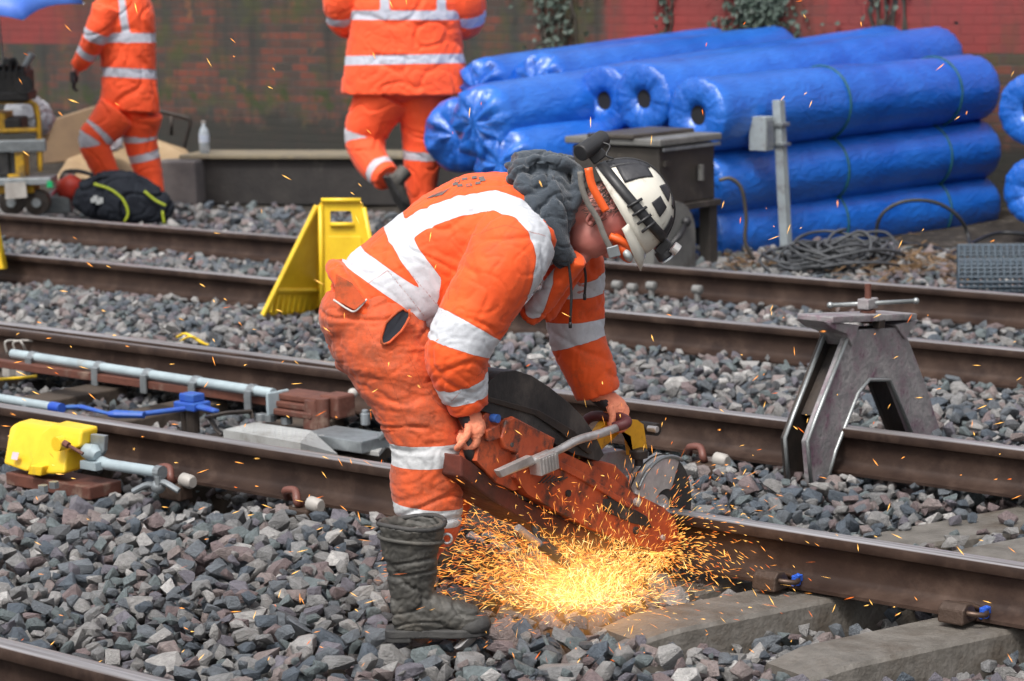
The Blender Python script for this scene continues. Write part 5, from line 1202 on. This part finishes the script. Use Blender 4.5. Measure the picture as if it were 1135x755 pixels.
rl(1146,212,16.6,1290,190,18.2,.23,'lower roll of the next stack, cut by the right edge',13)
# ------------------------------------------------------------------ equipment cabinet
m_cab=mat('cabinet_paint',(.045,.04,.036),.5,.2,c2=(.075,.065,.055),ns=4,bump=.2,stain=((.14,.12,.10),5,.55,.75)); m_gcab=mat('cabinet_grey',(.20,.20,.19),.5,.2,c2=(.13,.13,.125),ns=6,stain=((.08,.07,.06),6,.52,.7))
K=D(731,161,15.2); ax3=(XA,YA,Z); LX,LY=.72,.62
r=thing('equipment_cabinet',V((K.x-LX/2,K.y+LY/2,0)),'dark grimy steel equipment cabinet on legs behind the bending worker\'s helmet','cabinet')
cc=V((K.x-LX/2,K.y+LY/2,0)); zt=K.z
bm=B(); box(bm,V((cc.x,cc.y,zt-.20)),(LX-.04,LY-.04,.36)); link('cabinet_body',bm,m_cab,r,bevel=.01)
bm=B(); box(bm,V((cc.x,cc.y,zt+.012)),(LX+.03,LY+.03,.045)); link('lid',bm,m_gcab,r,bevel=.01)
bm=B(); box(bm,V((cc.x,cc.y-.02,zt+.045)),(LX*.5,LY+.02,.03)); link('lid_ridge',bm,m_cab,r,bevel=.008)
bm=B(); box(bm,V((K.x+.018,K.y+LY/2,zt-.03)),(.006,LY*.96,.02)); link('drip_edge',bm,m_galv,r)
bm=B(); box(bm,V((cc.x,cc.y,zt-.40)),(LX+.02,LY+.02,.04)); link('base_frame',bm,m_cab,r,bevel=.004)
for dx,dy in ((-.3,-.27),(.3,-.27),(.3,.27),(-.3,.27)):
    bm=B(); z1=zt-.42; box(bm,V((cc.x+dx,cc.y+dy,z1/2-.03)),(.085,.08,z1+.06)); link('leg',bm,m_cab,r,bevel=.004)
for dz in (-.12,-.30): 
    bm=B(); c=V((K.x-.012,K.y+.08,zt+dz)); box(bm,c,(.03,.05,.035)); link('hinge',bm,m_cab,r,bevel=.003)
bm=B(); c=V((K.x+.004,K.y+.42,zt-.2)); box(bm,c,(.03,.03,.10)); link('latch',bm,m_gcab,r,bevel=.004)
# grey wheel-shaped cover under it
c=D(748,262,14.9); r=thing('gear_cover',V((c.x,c.y,0)),'rounded grey gear cover with dark handle standing under the cabinet','gear cover')
bm=B(); pts=[]
for k in range(15):
    a=math.radians(200-k*15); pts.append(c+YA*(.21*math.cos(a))+Z*(.21*math.sin(a)+.0))
pts=[c+YA*-.21-Z*.20]+pts[1:-1]+[c+YA*.21-Z*.20]; prism(bm,pts,V((-.16,0,0))); link('cover_shell',bm,m_gcab,r,bevel=.015)
bm=B(); tube(bm,[c+V((.02,-.10,-.06)),c+V((.03,0,.0)),c+V((.02,.08,.07))],[.012,.02,.014],8); ball(bm,c+V((.02,.09,.08)),.03); link('dark_handle',bm,m_black,r,smooth=True)
bm=B(); box(bm,V((c.x-.05,c.y,.02)),(.3,.62,.06)); link('cover_foot',bm,m_gcab,r,bevel=.01)
# cable from the cabinet
bm=B(); tube(bm,smoothpts([D(797,200,15.0),D(810,198,15.0),D(822,210,15.0),D(827,240,15.0),D(826,268,15.0),D(836,288,15.0)],6),.012,8); tag(link('power_cable',bm,m_cab,smooth=True),'dark cable drooping from the cabinet side to the ground left of the post','cable')
# ------------------------------------------------------------------ grey post with box
b0=G(872,281,.0); d_=(b0-CAM).dot(fh); r=thing('signal_post',b0,'weathered grey square post with small bracket box near its top','post')
tp=D(863,111,d_); lean=(tp-b0)/tp.z if tp.z else Z; ax_=(XA,YA,lean.normalized())
m_post=mat('post_grey',(.34,.39,.41),.6,.1,c2=(.26,.29,.30),ns=8,bump=.2,stain=((.12,.09,.07),8,.55,.72))
bm=B(); box(bm,b0.lerp(tp,.5)-Z*.03,(.06,.06,tp.z+.06),ax_); link('post_shaft',bm,m_post,r,bevel=.004)
c=D(844,148,d_-.03); bm=B(); box(bm,c,(.13,.10,.22)); link('bracket_box',bm,m_post,r,bevel=.006)
bm=B(); box(bm,c+V((.067,0,0)),(.006,.07,.17)); link('box_plate',bm,m_galv,r,bevel=.002)
bm=B(); box(bm,D(865,138,d_),(.09,.09,.025)); link('clamp_ring',bm,m_galv,r,bevel=.003)
bm=B(); box(bm,D(866,160,d_),(.09,.09,.02)); link('clamp_ring',bm,m_galv,r,bevel=.003)
# ------------------------------------------------------------------ coiled cable, hoop, mesh rolls, straw
m_cable=mat('grey_cable',(.075,.08,.088),.6,c2=(.035,.038,.042),ns=5); m_cable2=mat('black_cable',(.02,.022,.025),.5)
c0=G(925,300,.0); bm=B(); cr_=random.Random(3)
for k in range(26):
    R=cr_.uniform(.13,.36); pc=c0+V((cr_.gauss(0,.07),cr_.gauss(0,.10),.03+.15*cr_.random()*(1-R/.5))); tx,ty=cr_.gauss(0,.14),cr_.gauss(0,.14); ph=cr_.uniform(0,6.28); ar=cr_.uniform(1.2,1.5)
    pts=[pc+V((R*math.cos(a+ph)*(1+.06*math.sin(3*a+k)),R*ar*math.sin(a+ph),R*(tx*math.cos(a)+ty*math.sin(a))+.04*math.sin(2*a+k)+.03)) for a in [i/30*6.0 for i in range(31)]]; tube(bm,pts,.0095,6)
tag(link('cable_coil',bm,m_cable,smooth=True),'tangled heap of grey cable coiled on the ground before the blue rolls','cable coil')
bm=B(); q=lambda x,y,dd=15.7:D(x,y,dd)
tube(bm,smoothpts([q(968,300,15.4),q(970,270),q(976,240),q(1000,224),q(1035,224),q(1062,240),q(1074,265),q(1070,290,15.3)],6),.012,8); tag(link('cable_hoop',bm,m_cable2,smooth=True),'black cable arched in a hoop in front of the lowest blue roll','cable')
for k,(pp_,lb) in enumerate((([(1050,285),(1080,268),(1110,258),(1160,262)],'black cable trailing from the hoop towards the right edge'),([(1000,270),(1040,276),(1080,300),(1060,310)],'slack black cable snaking over the ground by the mesh roll'))):
    bm=B(); tube(bm,smoothpts([G(x,y,.05) for x,y in pp_],6),.013,8); tag(link('cable',bm,m_cable2,smooth=True),lb,'cable')
m_mesh=mat('mesh_plastic',(.035,.055,.08),.6,c2=(.05,.075,.10))
def meshroll(px,py,r_,L_,label):
    a=G(px,py,r_+.02); b=a+V((L_*.55,L_*.35,0)); t=(b-a).normalized(); u,v=frame_axes(t); bm=B()
    for i in range(int((b-a).length/.035)):
        c=a+t*(i*.035); tube(bm,[c+(u*math.cos(x)+v*math.sin(x))*r_ for x in [k/24*6.2832 for k in range(25)]],.006,5)
    for k in range(26):
        x=k/26*6.2832; tube(bm,[a+(u*math.cos(x)+v*math.sin(x))*r_,b+(u*math.cos(x)+v*math.sin(x))*r_],.005,5)
    for k in range(16):
        x=k/16*6.2832; tube(bm,[a+(u*math.cos(x)+v*math.sin(x))*r_*.7,b+(u*math.cos(x)+v*math.sin(x))*r_*.7],.006,5)
    tag(link('mesh_roll',bm,m_mesh),label,'mesh roll','rolls of plastic mesh')
meshroll(1062,310,.11,1.3,'front roll of dark blue-grey plastic mesh lying beside the far rail at right'); meshroll(1062,290,.10,1.5,'rear roll of dark plastic mesh lying below the black cables at right')
bm=B()
for k in range(260):
    px=cr_.gauss(1010,55); py=cr_.gauss(290,10); c=G(px,py,.03+.05*cr_.random()); an=cr_.uniform(0,6.28); l=cr_.uniform(.03,.16); box(bm,c,(l,.012,.004),(V((math.cos(an),math.sin(an),cr_.uniform(-.3,.3))).normalized(),V((-math.sin(an),math.cos(an),0)),Z))
for k in range(60):
    px=cr_.uniform(800,860); c=G(px,cr_.uniform(278,296),.05); an=cr_.uniform(0,6.28); l=cr_.uniform(.04,.14); box(bm,c,(l,.01,.004),(V((math.cos(an),math.sin(an),cr_.uniform(-.3,.5))).normalized(),V((-math.sin(an),math.cos(an),0)),Z))
struct(link('litter',bm,mat('straw',(.20,.12,.055),.85,c2=(.10,.06,.03),ns=30),label='brown straw and splinters strewn round the cable coil'),'stuff')
# ------------------------------------------------------------------ long dark beam, concrete block, bottle
bl_,br_=G(213,224,.0),G(560,226,.0); t=(br_-bl_); t.z=0; t=t.normalized(); nb_=V((-t.y,t.x,0)); hh=D(222,172,(bl_-CAM).dot(fh)).z
m_beam=mat('beam_dark',(.022,.02,.02),.7,c2=(.04,.036,.034),ns=4,bump=.4,stain=((.10,.09,.08),4,.56,.75)); m_ply=mat('beam_top',(.24,.20,.13),.8,c2=(.16,.14,.11),ns=9,bump=.3)
r=thing('long_beam',bl_.lerp(br_,.5),'long black beam with pale top edge lying before the brick wall','beam')
bm=B(); box(bm,bl_.lerp(br_,.6)+nb_*.25+Z*(hh/2-.02),((br_-bl_).length*1.25,.5,hh),(t,nb_,Z)); link('beam_side',bm,m_beam,r,bevel=.01)
bm=B(); box(bm,bl_.lerp(br_,.6)+nb_*.22+Z*(hh-.01),((br_-bl_).length*1.26,.54,.03),(t,nb_,Z)); link('beam_top',bm,m_ply,r,bevel=.004)  # top slab in a paler tone than the dark sides
c=G(204,226,.0)-t*.05+nb_*.2; r=thing('concrete_block',c,'stained grey block with a red paint dot at the left end of the black beam','block')
bm=B(); box(bm,c+Z*(hh*.45),(.36,.5,hh*.95),(t,nb_,Z)); link('block_body',bm,mat('block_grey',(.12,.11,.11),.85,c2=(.19,.17,.165),ns=5,bump=.4),r,bevel=.02)
bm=B(); e=D(204,200,(c-CAM).dot(fh)-.26); cyl(bm,e,e+nb_*.05,.035,16); link('red_dot',bm,mat('red_paint_dot',(.45,.02,.05),.6),r)
db=(bl_-CAM).dot(fh)+.12; e=D(227,172,db); bz=hh+.005; e.z=bz; r=thing('water_bottle',e,'clear plastic water bottle standing on the left end of the black beam','bottle')
m_pet=mat('bottle_plastic',(.60,.68,.74),.15,trans=.5,spec=.6); bm=B(); tube(bm,[e,e+Z*.01,e+Z*.17,e+Z*.205,e+Z*.225,e+Z*.25],[.036,.043,.043,.030,.016,.016],20); link('bottle_body',bm,m_pet,r,smooth=True)
bm=B(); cyl(bm,e+Z*.09,e+Z*.155,.0445,20); link('bottle_label',bm,mat('bottle_label_white',(.55,.60,.66),.5,c2=(.35,.42,.55),ns=25),r,smooth='auto'); bm=B(); cyl(bm,e+Z*.25,e+Z*.27,.019,14); link('bottle_cap',bm,m_white,r)
# ------------------------------------------------------------------ cardboard, plywood, white sack, black drum rail
m_card=mat('cardboard',(.25,.17,.10),.85,c2=(.20,.135,.085),ns=5,bump=.15); m_wood=mat('plywood',(.40,.29,.17),.75,c2=(.32,.22,.12),ns=6,bump=.2)
c=D(82,190,20.6); c.z=0; r=thing('cardboard_box',c,'tall brown cardboard box with a dark printed mark, behind the yellow machine','box')
bm=B(); a_=(D(50,172,20.6),D(112,154,20.6)); prism(bm,[D(48,182,20.5),D(118,176,20.5),D(122,132,20.5),D(112,116,20.5),D(60,132,20.5),D(46,140,20.5)],fh*.5); link('box_body',bm,m_card,r,bevel=.01)
bm=B(); cc2=D(50,140,20.47)
for dx,dy,w_,h_ in ((0,0,9,3.2),(2,5,3.2,8),(-2,8,8,3)): prism(bm,[D(46+dx,138+dy,20.47),D(46+dx+w_,136+dy,20.47),D(46+dx+w_,136+dy+h_,20.47),D(46+dx,138+dy+h_,20.47)],fh*.02)
link('printed_mark',bm,mat('print_black',(.03,.03,.035),.7),r)
c=G(150,222,0)+fh*.4; r=thing('plywood_sheet',c,'pale plywood sheet leaning low behind the stepping worker\'s legs','board')
bm=B(); prism(bm,[D(60,200,20.3),D(130,196,20.3),D(218,178,20.6),D(205,165,20.9),D(172,154,20.9),D(118,160,20.6),D(75,176,20.4)],fh*.10-Z*.02); link('sheet',bm,m_wood,r,bevel=.004)
bm=B(); e=D(122,158,20.4); loft(bm,[(D(118,150,20.3),.05,.08),(D(121,158,20.3),.11,.12),(D(124,168,20.3),.10,.12)],fh,16); me=voxel(bm,.015,1); folds(me,.02,9,None,6); tag(link('plastic_sack',me,mat('white_sack',(.62,.64,.68),.5),smooth=True),'small white plastic sack between the stepping worker\'s knees','sack')
bm=B(); loft(bm,[(D(8,118,19.6),.10,.12),(D(28,124,19.6),.16,.16),(D(46,134,19.6),.13,.15),(D(56,140,19.6),.07,.1)],fh,16); me=voxel(bm,.015,1); folds(me,.03,6,None,2); tag(link('white_sheet',me,mat('white_sheeting',(.5,.52,.56),.6),smooth=True),'crumpled pale plastic sheet on top of the cardboard box at left','sheet')
bm=B(); q=lambda x,y:D(x,y,21.2); tube(bm,smoothpts([q(176,123),q(196,128),q(210,133),q(207,150),q(203,166)],6),.018,8); tube(bm,[q(190,128),q(190,150)],.014,6); tag(link('bent_rail_guard',bm,m_dark,smooth=True),'dark bent tube frame against the wall left of the water bottle','frame')
# ------------------------------------------------------------------ kit bag and red power tool
m_bag=mat('bag_fabric',(.010,.012,.018),.9,spec=.2,c2=(.02,.024,.032),ns=8,bump=.4,bs=50); m_lime=mat('lime_piping',(.35,.42,.02),.6)
db_=18.7; q=lambda x,y,o=0:D(x,y,db_+o); c=G(132,248,0); r=thing('kit_bag',c,'slumped black kit bag with lime piping in front of the stepping worker','bag')
bm=B(); loft(bm,[(q(88,232),.07,.10),(q(98,222),.15,.14),(q(118,219),.20,.17),(q(140,219),.20,.17),(q(160,226),.17,.15),(q(180,234),.12,.12),(q(188,240),.06,.08)],fh,24,ex=2.8)
me=voxel(bm,.011,3); folds(me,.025,5,None,8); bg_=link('bag_body',me,m_bag,r,smooth=True)
for pts in ([(104,204),(122,210),(136,221),(142,236),(138,246)],[(160,212),(172,222),(184,228)],[(180,234),(182,248)]):
    bm=B(); tube(bm,smoothpts([q(x,y,-.17) for x,y in pts],5),.011,6); link('bag_piping',bm,m_lime,r,smooth=True)
bm=B(); tube(bm,smoothpts([q(100,206,-.1),q(112,196,-.12),q(150,198,-.1),q(160,210,-.1)],5),.012,6); link('bag_handle',bm,m_bag,r,smooth=True)
bm=B(); 
for k,(x,y) in enumerate(((103,222),(106,220),(109,224),(112,222))): box(bm,q(x,y,-.17),(.03,.02,.03+.01*(k%2)),(rt,fh,Z))
link('bag_badge',bm,mat('badge_grey',(.4,.42,.42),.6),r)
c=G(72,240,0); db_=19.0; r=thing('petrol_tool',c,'orange-red petrol power tool with black hoop handle left of the kit bag','power tool')
bm=B(); loft(bm,[(q(66,210),.07,.1),(q(78,207),.105,.12),(q(90,212),.07,.1)],fh,18,ex=3); link('tool_body',bm,mat('tool_red',(.62,.06,.03),.4,c2=(.5,.04,.03)),r,smooth=True)
bm=B(); tube(bm,smoothpts([q(66,203),q(72,191),q(88,190),q(104,194)],5),.016,8); link('hoop_handle',bm,m_black,r,smooth=True)
bm=B(); cyl(bm,q(76,198),q(76,192),.05,14); link('filler_cap',bm,m_white,r,smooth='auto')
bm=B(); box(bm,q(64,226),(.22,.2,.13),(rt,fh,Z)); tube(bm,[q(54,222),q(70,214)],.03,8); link('tool_engine',bm,m_galv,r,bevel=.015)
bm=B(); tube(bm,smoothpts([q(54,236),q(58,218),q(70,206)],4),.02,8); link('red_guard',bm,mat('tool_red2',(.5,.04,.07),.4),r,smooth=True)
# ------------------------------------------------------------------ yellow rail machine at the left edge
m_my=mat('machine_yellow',(.62,.35,.015),.45,c2=(.45,.25,.02),ns=9,stain=((.08,.06,.04),9,.5,.66)); m_eng=mat('engine_black',(.018,.018,.02),.5,.4,c2=(.05,.048,.046),ns=12,bump=.3)
dm=18.6; q=lambda x,y,o=0:D(x,y,dm+o); c=G(15,250,0); r=thing('rail_machine',c,'yellow framed petrol rail machine with black engine at the left edge','machine')
def bar(pts,rad,m_,nm): bm=B(); tube(bm,smoothpts([q(*p) for p in pts],5),rad,8); link(nm,bm,m_,r,smooth=True)
bar([(-30,113),(10,113),(36,114),(42,124),(44,150),(45,190)],.016,m_my,'frame_hoop')
bar([(-30,146),(0,145),(42,144)],.018,m_my,'frame_rail'); bar([(-30,113,.4),(10,113,.4),(38,118,.4),(44,190,.4)],.016,m_my,'frame_hoop')
bm=B(); box(bm,q(5,162),(.62,.05,.09),(rt,fh,Z)); link('cross_member',bm,m_galv,r,bevel=.01)
bm=B(); box(bm,q(-4,134,.2),(.2,.3,.14),(rt,fh,Z)); box(bm,q(20,178,.1),(.13,.2,.26),(rt,fh,Z)); link('side_panel',bm,m_my,r,bevel=.01)
bm=B(); box(bm,q(2,178,.15),(.30,.3,.22),(rt,fh,Z)); box(bm,q(16,138,.2),(.16,.3,.12),(rt,fh,Z)); link('fuel_tank',bm,m_eng,r,bevel=.02)
bm=B(); box(bm,q(14,200),(.62,.3,.05),(rt,fh,Z)); link('deck',bm,m_galv,r,bevel=.005)
bm=B(); box(bm,q(0,206,.05),(.55,.25,.10),(rt,fh,Z)); link('lower_frame',bm,m_my,r,bevel=.01)
bm=B(); prism(bm,[q(5,203,-.19),q(28,202,-.19),q(30,219,-.19),q(6,221,-.19)],fh*.02); link('white_plate',bm,m_white,r)
bm=B(); prism(bm,[q(52,201,-.17),q(58,201,-.17),q(58,208,-.17),q(52,208,-.17)],fh*.02); link('green_tag',bm,mat('tag_green',(.0,.35,.12),.5),r)
for x in (14,42):
    bm=B(); e=q(x,224,0); tube(bm,[e-fh*.05,e-fh*.045,e+fh*.045,e+fh*.05],[.085,.095,.095,.085],22); w_=link('wheel',bm,m_dark,r,smooth='auto'); bm=B(); cyl(bm,e-fh*.07,e-fh*.04,.035,12); link('hub',bm,m_galv,w_)
# engine block on top
bm=B(); box(bm,q(4,92,.1),(.40,.34,.20),(rt,fh,Z)); box(bm,q(2,106,.1),(.46,.36,.08),(rt,fh,Z)); link('engine_block',bm,m_eng,r,bevel=.02)
bm=B(); 
for k in range(6): box(bm,q(-6+k*7,80,.05),(.015,.26,.10),(rt,fh,Z))
link('cooling_fins',bm,m_eng,r)
bm=B(); cyl(bm,q(26,94,-.1),q(26,94,.1),.07,16); cyl(bm,q(10,72,0),q(12,66,0),.045,12); link('recoil_starter',bm,m_eng,r,smooth='auto')
bm=B(); tube(bm,[q(22,92),q(27,74),q(36,60)],[.02,.022,.03],8); link('lever',bm,m_galv,r,smooth='auto')
bm=B(); tube(bm,smoothpts([q(-8,82),q(6,70),q(16,66),q(20,76)],4),.014,8); link('hose',bm,m_black,r,smooth=True)
# ------------------------------------------------------------------ umbrella
uc=D(-8,-40,18.4); r=thing('umbrella',V((uc.x,uc.y,uc.z-.9)),'blue umbrella with its lowest corner showing at the top left','umbrella')
bm=B(); n=8; cen=uc+Z*.05; el=[]; tilt=rt*.25+Z
lows=[]; tz=(Z+rt*.0-fh*.25).normalized(); ua,ub=frame_axes(tz)
rim_=[cen+(ua*math.cos(k*6.2832/n+.35)+ub*math.sin(k*6.2832/n+.35))*.72-tz*.30 for k in range(n)]
for k in range(n):
    a,b=rim_[k],rim_[(k+1)%n]; rows=[]
    for i in range(7):
        t_=i/6; row=[]
        for j in range(7):
            s_=j/6; e=a.lerp(b,s_); p=cen.lerp(e,t_)+tz*(.30*(t_-t_*t_)*1.0); p=p+(cen-e)*( .10*t_*t_*4*s_*(1-s_)); row.append(bm.verts.new(p))
        rows.append(row)
    for i in range(6):
        for j in range(6): bm.faces.new((rows[i][j],rows[i][j+1],rows[i+1][j+1],rows[i+1][j]))
bmesh.ops.remove_doubles(bm,verts=bm.verts,dist=.002)
x=link('canopy',bm,mat('umbrella_blue',(.05,.14,.55),.5,c2=(.07,.18,.60),ns=4),r,smooth=True); s=x.modifiers.new('t','SOLIDIFY'); s.thickness=.003
bm=B(); cyl(bm,cen+tz*.06,cen-tz*.95,.008,8); link('shaft',bm,m_galv,r)
for k in range(n): bm=B(); cyl(bm,cen-tz*.01,rim_[k]+tz*.0,.003,6); link('rib',bm,m_galv,r)
# ------------------------------------------------------------------ yellow folding floor sign
def sign(off,label,pts_front,pts_side):
    pass
dS=13.6; q=lambda x,y,o=0:D(x+SO[0],y+SO[1],dS+o); SO=(0,0)
def floorsign(SO_,label,dd):
    global SO,dS
    SO=SO_; dS=dd; c=q(350,350); c.z=0; r=thing('floor_sign',c,label,'floor sign','yellow folding floor signs')
    # left-facing leaf (seen from inside) and right-facing leaf with handle
    bm=B(); A=[q(291,350,-.10),q(352,349,.42),q(357,228,.10),q(352,228,-.0)]
    prism(bm,[q(291,350,-.10),q(355,347,.30),q(358,226,.05),q(351,228,.0)],(rt*.35+fh*-1).normalized()*-.012+Z*0); link('rear_leaf',bm,m_yel,r)
    for pts in ([(291,350,-.12),(351,228,-.02)],[(355,347,.28),(358,230,.04)],[(305,322,-.08),(355,322,.24)]):
        bm=B(); tube(bm,[q(*p) for p in pts],.016,6); link('leaf_rib',bm,m_yel,r,bevel=.002)
    for k in range(9):
        bm=B(); x=300+k*6; tube(bm,[q(x,346,-.1+.045*k),q(x+3,326,-.08+.04*k)],.007,5); link('grip_ridge',bm,m_yel,r)
    fr=[(354,226),(358,221),(396,221),(402,226),(404,240),(418,300),(428,352),(356,352)]
    bm=B(); o_=[q(x,y,-.02) for x,y in fr]; i_=[q(x,y,-.02) for x,y in ((366,235),(388,235),(392,246),(366,246))]
    # leaf built as strips round the handle hole
    for quad_ in ([(354,226),(358,221),(396,221),(402,226),(403,234),(355,234)],[(355,234),(366,234),(366,247),(356,247)],[(389,234),(403,234),(406,247),(391,247)],[(356,247),(406,247),(418,300),(428,352),(356,352)]):
        prism(bm,[q(x,y,-.02-.0) for x,y in quad_],fh*.03)
    bmesh.ops.remove_doubles(bm,verts=bm.verts,dist=.0005); link('front_leaf',bm,m_yel,r)
    for pts in ([(355,228),(357,350)],[(403,230),(427,350)],[(356,222),(400,222)],[(366,249),(392,249)]):
        bm=B(); tube(bm,[q(x,y,-.03) for x,y in pts],.014,6); link('leaf_rib',bm,m_yel,r,smooth=True)
    bm=B(); prism(bm,[q(364,262,-.028),q(400,262,-.028),q(412,330,-.028),q(366,330,-.028)],fh*.006); link('sign_panel',bm,m_yel,r,bevel=.003)
floorsign((0,0),'yellow plastic folding floor sign standing behind the bending worker\'s back',13.6)
floorsign((-421,-54),'yellow folding floor sign of which only an edge shows at the left border',15.4)
